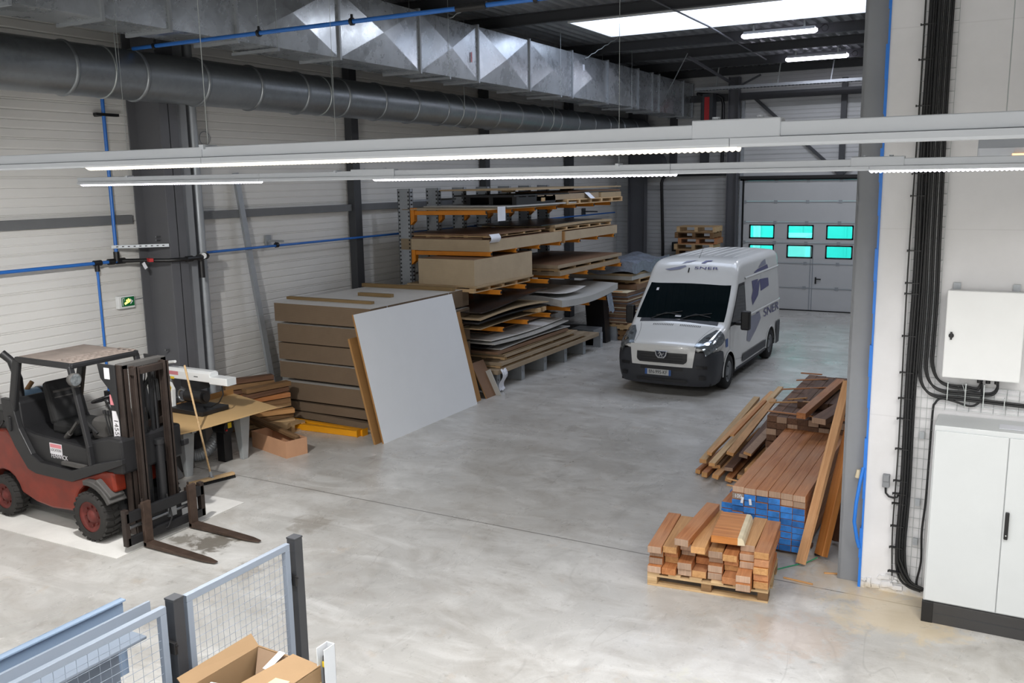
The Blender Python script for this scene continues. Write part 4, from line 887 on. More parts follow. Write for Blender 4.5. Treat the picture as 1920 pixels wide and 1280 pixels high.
# roof ribs
for i in range(7):
    x = -.6+.2*i
    part(v, 'roof_rib', MB().grid(lambda u, w: (x-.02+.04*w, 2.5+2.75*u, ztop(2.5+2.75*u, x)+.014*math.sin(PI*w)*min(1, 8*u, 8*(1-u))+.001), 20, 4), 'van_white')
def side_patch(name, pts, mat, s=1, off=.006, par=v, label=None, th=False):
    m = MB(); m.add([(s*(xs(y, z)+off), y, z) for y, z in pts], [tuple(range(len(pts)))[::(1 if s > 0 else -1)]], False); return part(par, name, m, mat, label)
def side_grid(name, a, b_, c, d, mat, s=1, off=.006, par=v, nu=8, nv=8, label=None):
    """a b lower edge front to back, d c upper edge, in (y, z)"""
    def fn(u, w):
        y = (a[0]*(1-u)+b_[0]*u)*(1-w)+(d[0]*(1-u)+c[0]*u)*w; z = (a[1]*(1-u)+b_[1]*u)*(1-w)+(d[1]*(1-u)+c[1]*u)*w
        return (s*(xs(y, z)+off), y, z)
    m = MB().grid(fn, nu, nv)
    return part(par, name, m, mat, label)
# glazing
def wind(u, w):
    y = .96+.68*u; e = (hw(y)-lean(zt(y))-rc(y)+.03)*(1-.03*u) ; x = -e+2*e*w
    e2 = .02*(abs(2*w-1)**6); return (x, y+e2, ztop(y+e2, x)+.006)
part(v, 'windscreen', MB().grid(wind, 16, 16), 'car_glass')
part(v, 'cowl_panel', MB().grid(lambda u, w: (-.80+1.6*w, .885+.08*u+.01*math.cos(PI*(w-.5)), ztop(.885+.08*u, -.80+1.6*w)+.009), 3, 16), 'van_grey')
for x0, x1, y1 in ((-.62, .02, 1.32), (.0, .62, 1.28)):
    part(v, 'wiper', MB().tube([(x0+.05*(x1-x0), .93, ztop(.93, x0)+.03), (x0+.5*(x1-x0), 1.05, ztop(1.05, .2)+.03), (x1, 1.02, ztop(1.02, x1)+.025)], .009, 6).beam((x0+.2*(x1-x0), 1.0, ztop(1.0, 0)+.022), (x1, 1.1, ztop(1.1, x1)+.022), .012, .012), 'black')
part(v, 'windscreen_sticker', MB().grid(lambda u, w: (-.68+.05*w, 1.50+.05*u, ztop(1.5+.05*u, -.68+.05*w)+.009), 1, 1), 'sticker')
part(v, 'dashboard_paper', MB().grid(lambda u, w: (-.1+.12*w, 1.0+.03*u, ztop(1.0+.03*u, -.1+.12*w)+.009), 1, 1), 'paper')
for s in (-1, 1):
    side_grid('door_window', (1.18, 1.27), (2.22, 1.27), (2.22, 1.93), (1.82, 1.93), 'car_glass', s)
    side_grid('quarter_window', (1.02, 1.16), (1.14, 1.24), (1.5, 1.62), (1.42, 1.56), 'black', s, .004)
    side_grid('window_surround', (1.12, 1.22), (2.27, 1.22), (2.27, 1.98), (1.82, 1.98), 'black', s, .003)
    # door seams, waist line, roof seam
    for y0, z0, y1, z1 in ((1.05, .8, 1.08, 1.22), (2.31, .42, 2.31, 2.0), (1.5, .5, 2.31, .42), (3.62, .42, 3.62, 2.0), (3.62, .32, 3.98, .32)):
        side_patch('door_seam', [(y0, z0), (y0+.012, z0+.004), (y1+.012, z1+.004), (y1, z1)], 'van_grey', s, .004)
    for z in (2.02, 1.24):
        m = MB().grid(lambda u, w: (s*(xs(2.32+3.05*u, z+.05*w)+.004+.016*math.sin(PI*w)), 2.32+3.05*u, z+.05*w), 24, 4); part(v, 'body_crease', m, 'van_white')
    side_grid('side_moulding', (1.98, .36), (3.95, .36), (3.95, .52), (2.0, .52), 'van_grey', s, .018)
    side_grid('sill', (1.5, .27), (4.0, .27), (4.0, .32), (1.5, .32), 'van_grey', s, .006)
    m = MB(); c = AX[0]
    for k_, cc in enumerate(AX):
        prof = []
        m2 = MB().grid(lambda u, w: (s*(xs(cc, .6)+.012*math.sin(PI*w)+.004), cc+(.42+.045*w)*math.cos(PI*u*1.0), max(.31+(.42+.045*w)*math.sin(PI*u), .28)), 20, 3)
        part(v, 'wheel_arch', m2, 'van_white' if k_ == 0 else 'van_white')
    side_grid('rear_bumper_corner', (4.93, .26), (5.4, .26), (5.4, .78), (4.9, .78), 'van_grey', s, .02)
    side_patch('side_badge', [(.78, .86), (.93, .86), (.93, 1.02), (.78, 1.02)], 'plate_blue', s, .006, label='small dark blue sticker on the front wing')
    part(v, 'door_handle', MB().bx(s*.985, s*1.03, 2.1, 2.26, 1.1, 1.14), 'van_grey', bev=.006)
    # headlamp
    def hl(u, w):
        y = .09+.66*u; z0 = .88+.13*u*u; z1 = .985+.27*u**.8; z = z0+(z1-z0)*w; z = min(z, zt(y)-.035-rc(y)*.25)
        return (s*(xs(y, z)+.012), y-.008, z)
    def hl2(u, w, off=.012):
        y = .055+.68*u; r = rc(y); zc = zt(y)-.03-r; zl = .905+.10*u*u; e = hw(y)-lean(zt(y))-r; xi = .60+.16*u+.16*max(0, u-.6)
        L1 = max(zc-zl, .002); L2 = PI/2*r; L3 = max(e-xi, .002); d = w*(L1+L2+L3)
        if d <= L1: z = zl+d; return (s*(xs(y, z)+off), y-off, z)
        if d <= L1+L2: a = (d-L1)/r; return (s*(e+(r+off)*math.cos(a)), y-off, zc+(r+off)*math.sin(a))
        x = e-(d-L1-L2); return (s*x, y-off, ztop(y, x)+off)
    lamp = part(v, 'headlamp', MB().grid(hl2, 14, 18), 'lamp_glass')
    for u0, w0, rr in ((.22, .55, .05), (.45, .4, .045), (.5, .75, .04), (.75, .5, .035)):
        def disc(u, w): return hl2(u0+rr/.7*w*math.cos(2*PI*u), min(1, max(0, w0+rr*2.6*w*math.sin(2*PI*u))), .016)
        part(lamp, 'reflector', MB().grid(disc, 16, 2), 'chrome')
    pass
    # mirror
    mm = part(v, 'door_mirror', MB().bx(s*1.12, s*1.30, 1.36, 1.5, 1.12, 1.5).bx(s*.98, s*1.14, 1.42, 1.48, 1.2, 1.27), 'black', bev=.03)
    # wheels
    for cc in AX:
        x = s*.90; w_ = .2; r = .34
        wm = MB().lathe((x, cc, r), (s, 0, 0), [(-w_/2, r*.6), (-w_/2, r*.93), (-w_/2+.03, r), (w_/2-.03, r), (w_/2, r*.92), (w_/2, r*.62)], 36)
        ww = part(v, 'wheel', wm, 'black_mat')
        hm = MB().lathe((x, cc, r), (s, 0, 0), [(w_/2-.01, r*.62), (w_/2-.0, r*.58), (w_/2-.05, r*.5), (w_/2-.055, r*.28), (w_/2-.015, r*.22), (w_/2-.01, 0)], 30)
        for q in range(12):
            a = q*PI/6; p = Vector((x+s*(w_/2-.05), cc+r*.4*math.cos(a), r+r*.4*math.sin(a))); hm.cyl(p, p+Vector((s*.012, 0, 0)), .025, 8)
        part(ww, 'hub_cap', hm, 'steel')
# front bumper wrapped round the nose
def plan(a, ex=.5, X=1.01, Y=.66, d=.70):
    sa, ca = math.sin(a), math.cos(a); return (X*math.copysign(abs(sa)**.62, sa), Y-d*abs(ca)**.42)
def bump_(u, w, off=0, z0=.2, z1=.86):
    a = (-.5+u)*PI; x, y = plan(a); z = z0+(z1-z0)*w; k = 1-.03*abs(2*w-1)**3-(.05*(1-w)**3 if z0 < .3 else 0)
    top_drop = .05*(abs(2*u-1))**3 if w > .9 else 0
    return (x*k, .66-(.66-y)*k-off, z-top_drop)
part(v, 'bumper', MB().grid(lambda u, w: bump_(u, w), 48, 10), 'van_grey')
part(v, 'bumper_top', MB().grid(lambda u, w: ((bump_(u, 1)[0])*(1-.16*w), .66-(.66-bump_(u, 1)[1])*(1-.2*w), bump_(u, 1)[2]+.02*w), 48, 2), 'van_grey')
def front(x, off=0):
    """y of the bumper front at x"""
    a = math.asin(min(1, (abs(x)/1.01)**(1/.62))); return plan(a)[1]-off
def fpanel(name, xl, xr, zl, off, mat, nx=20, nz=6, par=v, label=None):
    """panel on the nose: xl(z), xr(z) side limits, zl=(z0,z1)"""
    def fn(u, w):
        z = zl[0]+(zl[1]-zl[0])*w; x = xl(z)+(xr(z)-xl(z))*u; k = 1-.03*abs((2*(z-.2)/.66-1))**3 if z < .86 else .97
        return (x, .66-(.66-front(x))*k-off+.06*max(0, z-.9)/.1*(1 if z > .9 else 0)*.5, z)
    return part(par, name, MB().grid(fn, nx, nz), mat, label)
fpanel('grille_panel', lambda z: -.60-.05*(z-.56)/.4, lambda z: .60+.05*(z-.56)/.4, (.575, .965), .014, 'van_white')
fpanel('grille', lambda z: -.50+.16*max(0, (.70-z)/.08)**2*.6, lambda z: .50-.16*max(0, (.70-z)/.08)**2*.6, (.635, .835), .022, 'black')
for z in (.68, .73, .78): fpanel('grille_bar', lambda q: -.42, lambda q: .42, (z, z+.006), .025, 'black_mat', 16, 1)
fpanel('lower_intake', lambda z: -.42, lambda z: .42, (.5, .555), .016, 'black', 12, 1)
fpanel('lower_intake', lambda z: -.5, lambda z: .5, (.27, .33), .016, 'black', 12, 1)
for s in (-1, 1):
    fpanel('air_slot', lambda z: s*.66 if s > 0 else -.86, lambda z: .86 if s > 0 else -.66, (.55, .61), .012, 'black', 6, 1)
    fpanel('fog_lamp_blank', lambda z: .72 if s > 0 else -.84, lambda z: .84 if s > 0 else -.72, (.34, .42), .012, 'black', 5, 2)
yf = front(0)
bd = part(v, 'badge', MB().prism([(-.125, .87), (.125, .87), (.105, .78), (.06, .725), (-.06, .725), (-.105, .78)], 1, yf-.05, yf-.02), 'chrome', bev=.008)
part(bd, 'badge_field', MB().prism([(-.098, .86), (.098, .86), (.08, .785), (.045, .75), (-.045, .75), (-.08, .785)], 1, yf-.054, yf-.05), 'badge_dark')
lion = MB(); Y0, Y1 = yf-.058, yf-.054
for pl in ([(-.045, .852), (-.015, .856), (.0, .84), (.03, .79), (.012, .79), (-.012, .822), (-.04, .83)], [(-.012, .822), (-.03, .77), (-.046, .765), (-.04, .758), (-.018, .76), (.002, .80)], [(.012, .79), (.02, .76), (.045, .758), (.042, .766), (.032, .77), (.03, .79)], [(-.02, .832), (-.05, .805), (-.056, .812), (-.035, .84)], [(.018, .82), (.045, .81), (.05, .84), (.058, .838), (.052, .80), (.026, .806)]):
    lion.prism(pl, 1, Y0, Y1)
part(bd, 'badge_animal', lion, 'chrome', label='silver standing animal emblem')
pl = part(v, 'number_plate', MB().bx(-.32, .20, yf-.032, yf-.02, .395, .505), 'plate', bev=.003)
part(pl, 'plate_band', MB().bx(-.32, -.275, yf-.034, yf-.031, .395, .505), 'plate_blue'); part(pl, 'plate_band', MB().bx(.155, .20, yf-.034, yf-.031, .395, .505), 'plate_blue')
lettering(pl, 'plate_lettering', 'BN-995-KF', (-.06, yf-.034, .45), .098, axes((1, 0, 0), (0, 0, 1)), 'black', .001, .82)
# bonnet seams, vents
for s in (-1, 1):
    part(v, 'bonnet_seam', MB().grid(lambda u, w: (s*(.60+.16*u**2)+.006*w, .06+.8*u, ztop(.06+.8*u, .6+.16*u)+.003), 10, 1), 'van_grey')
    m = MB()
    for q in range(12):
        x = s*.08+s*.036*q; m.grid(lambda u, w: (x+.014*w, .76+.07*u, ztop(.76+.07*u, x)+.003), 2, 1)
    part(v, 'bonnet_vent', m, 'black')
part(v, 'aerial', MB().cyl((.0, 2.2, zt(2.2)), (.02, 2.5, zt(2.2)+.25), .004, 5), 'black')
# logo on the side (right-hand side of the photo) and over the windscreen
for pl_, mt in (([(2.84, 1.94), (3.38, 1.93), (3.27, 1.87), (2.89, 1.73)], 'logo'), ([(2.89, 1.73), (3.33, 1.88), (3.54, 1.91), (3.3, 1.59), (2.81, 1.43), (2.74, 1.6)], 'logo'), ([(3.52, 1.91), (4.26, 1.87), (4.28, 1.69), (3.54, 1.65)], 'logo'), ([(3.06, 2.1), (3.39, 2.14), (4.25, 2.17), (4.31, 2.08), (3.1, 2.08)], 'logo'), ([(3.74, 2.26), (4.09, 2.3), (4.15, 2.18), (3.45, 2.16)], 'logo_lt'), ([(3.33, 1.23), (3.05, 1.23), (3.1, 1.21), (3.38, 1.21)], 'logo'), ([(2.4, 1.22), (3.38, 1.2), (3.49, 1.07), (3.09, .88), (2.55, .69), (2.31, .75), (2.37, .99)], 'logo_lt')):
    for s in (1, -1): side_patch('logo_shape', pl_, mt, s, .0055)
for s in (1,):
    lt = lettering(v, 'side_lettering', 'SNER', (xs(4.4, 1.12)+.008, 4.45, 1.13), .27, axes((0, 1, 0), (0, 0, 1)), 'logo', .001, 2.3)
def fl(y): return axes((1, 0, 0), (0, .26, .30))
def roofpt(x, y, o=.008): return (x, y, ztop(y, x)+o)
def rpatch(name, pts, mat):
    m = MB().add([roofpt(x, y) for x, y in pts], [tuple(range(len(pts)))], False); return part(v, name, m, mat)
rpatch('logo_shape', [(-.28, 1.93), (-.2, 2.0), (.05, 2.04), (.0, 2.02), (-.12, 1.97)], 'logo_lt')
rpatch('logo_shape', [(.12, 1.95), (.2, 2.03), (.34, 2.05), (.32, 2.01), (.24, 2.0), (.2, 1.95)], 'logo')
rpatch('logo_shape', [(-.62, 1.84), (-.2, 1.9), (-.16, 1.88), (-.3, 1.835), (-.5, 1.82)], 'logo_lt')
part(v, 'washer_jet', MB().cyl(roofpt(-.1, 1.8, 0), roofpt(-.09, 1.83, .05), .012, 8), 'black')
lettering(v, 'front_lettering', 'SNER', roofpt(.26, 1.86, .012), .09, axes((1, 0, 0), (0, 1, 1.12)), 'logo', .001, 2.4)

# ================================================================ pack of chipboards left of the rack, with boards leaning on it
def pack(name, x0, x1, y0, y1, z0, z1, mat, label, cat='board pack', group=None, straps=(), bev=.002, tilt=0, topmat=None):
    m = MB().bx(x0, x1, y0, y1, z0, z1)
    if topmat: m.mi[1] = 1
    o = top(name, m, [mat, topmat] if topmat else mat, label, cat, group, bev=bev)
    for sy in straps: part(o, 'strap', MB().bx(x0-.003, x1+.003, sy, sy+.012, z0-.002, z1+.003), 'trunk', world=True)
    return o
zz = [(1.74, 2.06, -.05), (1.38, 1.70, 0), (1.07, 1.36, 0), (.74, 1.03, 0), (.36, .67, 0), (.17, .32, 0)]
for i, (a, b, dx) in enumerate(zz):
    l = ['topmost pack of chipboards, with a pale face up', 'second pack of chipboards from the top of the tall pile', 'third pack of chipboards from the top of the tall pile', 'fourth pack of chipboards from the top of the tall pile', 'fifth pack of chipboards from the top of the tall pile', 'thin pack of chipboards, second from the floor'][i]
    pack('chipboard_pack', -11.23+dx, -9.16+dx*.2, 11.75, 14.82, a, b, 'mdf', l, group='packs of chipboard in the tall pile', straps=(12.2, 14.1), topmat='mdf_top' if i in (0, 1, 3, 4) else None)
m = MB().slab(lambda u, v: (-11.18+2.03*u, 11.74+2.8*v, .145-.03*u+.01*math.sin(5*u)), 8, 2, .11)
top('chipboard_pack', m, 'mdf', 'lowest pack of chipboards, lying slightly askew on the floor', 'board pack', 'packs of chipboard in the tall pile')
for i, (z0, z1, l) in enumerate(((1.70, 1.74, 'first'), (1.36, 1.38, 'second'), (1.03, 1.07, 'third'), (.67, .74, 'fourth'), (.32, .36, 'fifth'))):
    for q, y in enumerate((12.3, 13.2, 14.1)):
        top('bearer', MB().bx(-11.15, -9.2, y, y+.09, z0, z1), 'mdf_batten', 'thin bearer between packs, %s gap from the top, %s from the front' % (l, ORD[q]), 'bearer', 'bearers between the chipboard packs')
top('batten', MB().bx(-11.4, -9.5, 12.2, 12.29, 2.062, 2.11), 'mdf_batten', 'long batten across the top of the chipboard pile, nearest the camera', 'batten')
top('batten', MB().bx(-10.5, -9.75, 13.1, 13.19, 2.062, 2.12), 'mdf_batten', 'short dark batten in the middle on top of the chipboard pile', 'batten')
top('batten', MB().bx(-11.35, -9.2, 14.3, 14.39, 2.062, 2.13), 'mdf_batten', 'longest batten along the far edge on top of the chipboard pile', 'batten')
def lean(name, y0, y1, xb, xt, h, th, mats, label, cat, skew=0):
    """sheet standing on its long edge, leaning towards -x; face turned to +x"""
    d = Vector((xt-xb, 0, h)).normalized(); nrm = Vector((d.z, 0, -d.x)); L = Vector((xt-xb, 0, h)).length
    o_ = Vector((xb, y0, 0)); vs = []
    for k_ in (0, 1):
        for (yy, ll) in ((0, 0), (y1-y0, 0), (y1-y0+skew, L), (skew, L)): vs.append(o_+Vector((0, yy, 0))+d*ll-nrm*th*k_)
    mm = MB().add(vs, [(0, 1, 2, 3)], False); mm.mat(1).add([vs[i] for i in range(8)], [(7, 6, 5, 4), (0, 4, 5, 1), (1, 5, 6, 2), (2, 6, 7, 3), (3, 7, 4, 0)], False)
    return top(name, mm, mats, label, cat)
lean('melamine_board', 11.18, 14.07, -8.57, -9.07, 2.05, .03, ['white_board', 'ply_edge'], 'big white board leaning on the pile of chipboards', 'board')
lean('brown_board', 11.08, 14.36, -8.66, -9.09, 1.68, .035, ['ply_edge', 'ply_edge'], 'brown board half hidden behind the big white board', 'board')
lean('offcut_board', 14.5, 14.95, -8.62, -8.95, .66, .02, ['sheet_brown', 'ply_edge'], 'small dark brown offcut leaning right of the white board', 'board', .0)
lean('offcut_board', 14.85, 14.87, -8.5, -8.75, .5, .3, ['sheet_grey', 'sheet_grey'], 'narrow white strip leaning beside the first rack foot', 'board')
for i, (y, x0, x1, r, l) in enumerate(((11.3, -10.75, -9.2, .06, 'yellow steel beam on the floor before the chipboards, nearer one'), (11.46, -10.85, -9.15, -.03, 'yellow steel beam on the floor before the chipboards, farther one'))):
    t = thing('yellow_beam', l, 'beam', ((x0+x1)/2, y, 0), r)
    L = (x1-x0)/2; part(t, 'box_section', MB().bx(-L, L, -.05, .05, .0, .10), 'yellow', bev=.008); part(t, 'end_plate', MB().bx(L, L+.01, -.07, .07, .0, .12), 'yellow')
top('leaning_profile', MB().beam((-11.43, 11.83, .02), (-11.7, 11.46, 4.3), .05, .11), 'galva', 'tall pale metal profile leaning against the left wall', 'profile')

# ================================================================ cantilever rack
t = thing('cantilever_rack', 'tall cantilever rack with perforated grey uprights and orange arms', 'rack', (-10.0, 18, 0))
UY = [15.26+1.03*k for k in range(7)]
LV = [1.27, 2.0, 2.74, 3.54]
for k, y in enumerate(UY):
    m = MB().bx(-11.05, -10.75, y-.06, y-.05, 0, 3.97).bx(-11.05, -10.75, y+.05, y+.06, 0, 3.97).bx(-10.76, -10.75, y-.06, y+.06, 0, 3.97).bx(-11.05, -11.04, y-.06, y+.06, 0, 3.97)
    u = part(t, 'upright', m, 'galva', world=True)
    h = MB()
    for q in range(48):
        z = .12+q*.08
        for x in (-11.03, -10.8): h.bx(x, x+.03, y-.063, y-.058, z, z+.035)
        h.bx(-10.749, -10.746, y-.03, y+.03, z, z+.03)
    part(u, 'slots', h, 'black', kind='stuff', world=True)
    part(t, 'foot', MB().bx(-10.9, -8.8, y-.06, y+.06, .0, .36), 'galva', world=True, bev=.006)
    part(t, 'foot_plate', MB().bx(-8.8, -8.79, y-.07, y+.07, .0, .37).cyl((-8.79, y, .2), (-8.775, y, .2), .02, 8), 'galva', world=True)
    for z in LV:
        xe = -8.66 if z < 1.5 else (-8.70 if z < 2.1 else (-8.9 if z < 3 else -9.0))
        m = MB().beam((-10.72, y, z-.055), (xe, y, z-.045), .07, .085)
        a = part(t, 'arm', m, 'orange', world=True, bev=.004)
        part(a, 'arm_bracket', MB().prism([(-10.75, z+.04), (-10.66, z+.04), (-10.66, z-.22), (-10.75, z-.3)], 1, y-.055, y+.055), 'orange', world=True)
        part(a, 'arm_end', MB().beam((xe, y, z-.045), (xe+.008, y, z-.045), .045, .05), 'black', world=True)
m = MB()
for y, y2 in zip(UY, UY[1:]):
    for z in (.6, 2.2, 3.7): m.bx(-10.98, -10.95, y, y2, z, z+.04)
part(t, 'spacer_bar', m, 'galva', world=True)

def sheet(x0, x1, y0, y1, z, th, mat, label, cat='board', warp=0., group=None, skew=0, ph=0):
    """one sheet; warp bends its long edge"""
    fn = lambda u, v: (x0+(x1-x0)*u+skew*v, y0+(y1-y0)*v-skew*u, z+th+warp*(u**2)*math.sin(PI*v+ph)*1.0)
    return top('board', MB().slab(fn, 10, 14, th), mat, label, cat, group)
def skid(x0, x1, y0, y1, z0, z1, label, n=5, mat='pine', boards=5):
    """pallet of boards over bearers, as a thing with parts"""
    t = thing('pallet', label, 'pallet', ((x0+x1)/2, (y0+y1)/2, z0))
    h = z1-z0; tb = min(.022, h*.2)
    for i in range(n):
        y = y0+(y1-y0-.09)*i/(n-1); part(t, 'bearer', MB().bx(x0, x1, y, y+.09, z0+tb, z1-tb), mat, world=True, bev=.003)
    for i in range(boards):
        x = x0+(x1-x0-.1)*i/(boards-1)
        part(t, 'deck_board', MB().bx(x, x+.1, y0, y1, z1-tb, z1), mat, world=True); part(t, 'deck_board', MB().bx(x, x+.1, y0, y1, z0, z0+tb), mat, world=True)
    return t
G = 'boards stored on the rack'
# floor level
pack('panel_pack', -10.9, -8.66, 15.0, 19.95, .36, .45, 'mdf_tan', 'thick tan board pack on the rack feet, lowest of the rack', straps=())
skid(-10.6, -8.72, 15.2, 19.2, .452, .50, 'thin bearers on the lowest rack pack', 4)
pack('panel_pack', -10.8, -8.67, 15.18, 19.3, .502, .57, 'mdf_tan', 'second board pack up from the rack feet, with torn right end')
skid(-10.6, -8.75, 15.45, 18.7, .572, .64, 'bearers visible as dark gaps under the low loose sheets', 4)
sheet(-10.8, -8.68, 15.4, 18.75, .642, .045, 'mdf_tan', 'tan board just above the gapped bearers low on the rack')
sheet(-10.85, -8.72, 15.32, 18.6, .69, .02, 'ply', 'thin plywood sheet low on the rack, above the tan board', warp=.012)
sheet(-10.8, -8.7, 15.1, 18.3, .74, .05, 'sheet_brown', 'thick brown board low on the rack under the pale loose sheets')
sheet(-10.85, -8.75, 15.3, 18.5, .80, .018, 'sheet_grey', 'thin pale sheet with a dark underside, lower of two low on the rack', warp=.03)
sheet(-10.8, -8.9, 14.95, 18.6, .87, .02, 'sheet_dark', 'black sheet between the two pale sheets low on the rack', warp=.02)
sheet(-10.9, -8.72, 15.0, 18.35, .95, .02, 'sheet_grey', 'pale grey sheet with a whitish top just under the second arms', warp=-.05)
sheet(-10.7, -8.85, 15.1, 18.3, 1.0, .02, 'hdf', 'whitish hardboard sheet with a curled corner low on the rack', warp=-.04)
sheet(-10.8, -9.2, 15.6, 18.8, 1.05, .018, 'sheet_brown', 'dark brown sheet highest of the low loose ones', warp=.02)
pack('panel_pack', -10.95, -9.0, 14.9, 17.4, 1.27, 1.31, 'sheet_dark', 'dark sheets lying on the second arms')
# second arms
sheet(-10.8, -8.76, 14.55, 17.25, 1.315, .02, 'ply', 'plywood sheet on the lowest orange arms, right end resting on blocks', warp=.03)
for i, y in enumerate((16.7, 16.95)): top('block', MB().bx(-9.0, -8.64, y, y+.14, 1.37, 1.45), 'pine', 'small pine block at the right end of the lowest arm sheet, %s' % ('left one', 'right one')[i], 'block')
sheet(-10.8, -8.68, 14.35, 17.2, 1.455, .03, 'sheet_dark', 'dark sheet under the curled tan sheet', warp=.03)
sheet(-10.8, -8.66, 14.4, 17.25, 1.52, .022, 'ply', 'curled tan sheet below the shiny dark one', warp=.06)
top('dark_film_sheet', MB().slab(lambda u, v: (-10.8+2.1*u, 14.5+2.75*v, 1.62+.17*math.sin(PI*.5*v)**2*(.3+.7*u)+.04*u), 12, 16, .02), paint('glossy_dark_film_ply', '3a3634', .18, 0, .2), 'shiny dark brown sheet bulging on top of the curled tan sheet', 'board')
m = MB().slab(lambda u, v: (-10.85+(2.25)*u, 17.9+3.2*v-.12*u, 1.47+.09*(1-math.cos(PI*(v-.5)))*1.0-.28*max(0, u-.72)**1.3*(1.3-v)), 16, 20, .15)
o = top('panel_pack', m, 'sheet_grey', 'pack of thin whitish sheets sagging over the arm ends', 'board pack')
sheet(-10.85, -8.8, 17.9, 19.5, 1.62, .004, 'hdf', 'loose white top sheet on the sagging pack, left half', warp=-.06)
top('torn_wrap', MB().slab(lambda u, v: (-8.62+.05*v, 20.3+.3*u+.1*v, 1.38-.5*v+.04*math.sin(7*u)), 6, 6, .006), 'film', 'scrap of torn wrap hanging from the sagging white pack', 'wrap')
top('torn_wrap', MB().slab(lambda u, v: (-8.62+.05*math.sin(6*u), 15.05+.2*v, .46-.42*u+.02*math.sin(9*v)), 8, 4, .004), 'tape_w', 'white torn wrap hanging from the corner of the lowest pack', 'wrap')
# third arms
skid(-10.6, -8.92, 14.6, 16.9, 2.0, 2.09, 'flat pallet with a plywood sheet under the tall buff pack', 5)
pack('panel_pack', -10.5, -8.88, 14.66, 16.98, 2.092, 2.13, 'ply', 'plywood sheet under the tall buff pack')
pack('panel_pack', -10.2, -8.92, 14.64, 17.0, 2.132, 2.63, 'mdf_light', 'tall buff pack of panels on the third arms', topmat='sheet_brown')
pack('panel_pack', -10.75, -8.75, 18.0, 21.5, 2.0, 2.09, 'mdf_tan', 'tan pack on the third arms below a gapped pallet')
skid(-10.6, -8.8, 18.0, 21.5, 2.092, 2.17, 'gapped pallet on the third arms, right of the buff pack', 5)
pack('panel_pack', -10.75, -8.75, 17.9, 21.6, 2.172, 2.25, 'mdf_tan', 'brown topped pack on the gapped pallet, right of the buff pack', topmat='sheet_brown')
# fourth arms
pack('panel_pack', -11.0, -8.9, 15.2, 18.42, 2.74, 2.97, 'mdf_light', 'long pale pack with its square end facing the camera, left one of two', straps=(), topmat='sheet_brown')
pack('panel_pack', -10.9, -8.9, 18.52, 21.65, 2.74, 2.95, 'mdf_light', 'long pale pack on the fourth arms, right one of two', topmat='sheet_brown')
top('board', MB().bx(-9.2, -8.86, 18.43, 18.5, 2.7, 2.96), 'ply_edge', 'small upright brown offcut between the two long pale packs', 'board')
sheet(-10.9, -9.1, 15.25, 17.6, 2.972, .03, 'sheet_brown', 'brown sheet lying on the left long pale pack')
skid(-10.9, -9.0, 15.3, 17.6, 3.003, 3.05, 'very thin pallet with greenish edge on the left pale pack', 4)
sheet(-10.95, -8.98, 15.22, 17.75, 3.052, .022, 'sheet_brown', 'dark topped sheet on the very thin pallet')
skid(-10.8, -8.95, 18.1, 21.35, 2.972, 3.06, 'pale pallet with five openings on the right long pale pack', 6)
sheet(-10.8, -8.92, 18.1, 21.35, 3.062, .05, 'ply', 'ply sheets with curved edge on the five-opening pallet', warp=.02)
sheet(-10.7, -9.0, 17.6, 20.9, 3.115, .02, 'sheet_dark', 'dark brown sheet highest on the fourth arms', warp=.01)
top('paper_sheet', MB().slab(lambda u, v: (-8.88+.05*math.sin(PI*v), 15.15+.38*u, 3.08-.16*v), 4, 6, .003), 'paper', 'white paper tucked under the sheets at the corner of the left pale pack', 'paper')
# top arms
sheet(-10.95, -8.95, 15.2, 18.4, 3.545, .02, 'ply', 'thin sheet on the top orange arms, left end', warp=-.01)
sheet(-10.9, -8.9, 15.9, 19.2, 3.572, .03, 'sheet_grey', 'pale grey sheet crossing the middle of the top arms')
top('paper_sheet', MB().bx(-8.895, -8.885, 15.52, 15.82, 3.32, 3.6), 'paper', 'white paper note hanging from the top sheets', 'paper')
m = MB().bx(-10.4, -8.95, 16.3, 18.9, 3.78, 3.81); o = top('black_board', m, 'sheet_dark', 'black board lying on a black pallet on the top arms', 'board')
t = thing('black_pallet', 'black painted pallet on the top arms', 'pallet', (-9.7, 17.1, 3.605))
for x in (-10.1, -9.55, -9.0): part(t, 'bearer', MB().bx(x-.05, x+.05, 16.4, 18.2, 3.605, 3.76), 'sheet_dark', world=True)
for q in range(5): part(t, 'deck_board', MB().bx(-10.2, -8.95, 16.4+q*.42, 16.5+q*.42, 3.76, 3.778), 'sheet_dark', world=True)
part(t, 'end_block', MB().bx(-8.95, -8.93, 17.5, 17.66, 3.65, 3.73), 'pine', label='bare pine block end', world=True)
skid(-10.4, -8.88, 18.65, 21.95, 3.545, 3.66, 'pale slatted pallet at the right end of the top arms', 6)
pack('panel_pack', -10.6, -8.95, 17.3, 20.6, 3.662, 3.79, 'mdf_tan', 'tan pack on the pale slatted pallet', topmat='sheet_grey')
sheet(-10.3, -8.9, 20.62, 21.9, 3.662, .12, 'ply', 'short ply sheets at the right end of the top arms')
sheet(-10.4, -9.0, 19.0, 22.0, 3.80, .04, 'sheet_brown', 'crooked brown sheet on the pale slatted pallet load', warp=.02, skew=.05)
sheet(-10.8, -8.9, 16.3, 21.9, 3.90, .03, 'ply', 'long thin sheet, the very topmost on the rack', warp=.0)
for y in (18.0, 21.0): top('block', MB().bx(-10.2, -9.9, y, y+.1, 3.842, 3.898), 'pine', 'pine spacer under the topmost sheet, %s' % ('left' if y < 20 else 'right'), 'block')
top('paper_sheet', MB().slab(lambda u, v: (-8.95+.16*v, 19.75+.26*u, 3.80-.14*v), 3, 4, .003), 'paper', 'white paper label lying on the tan pack high on the rack', 'paper')
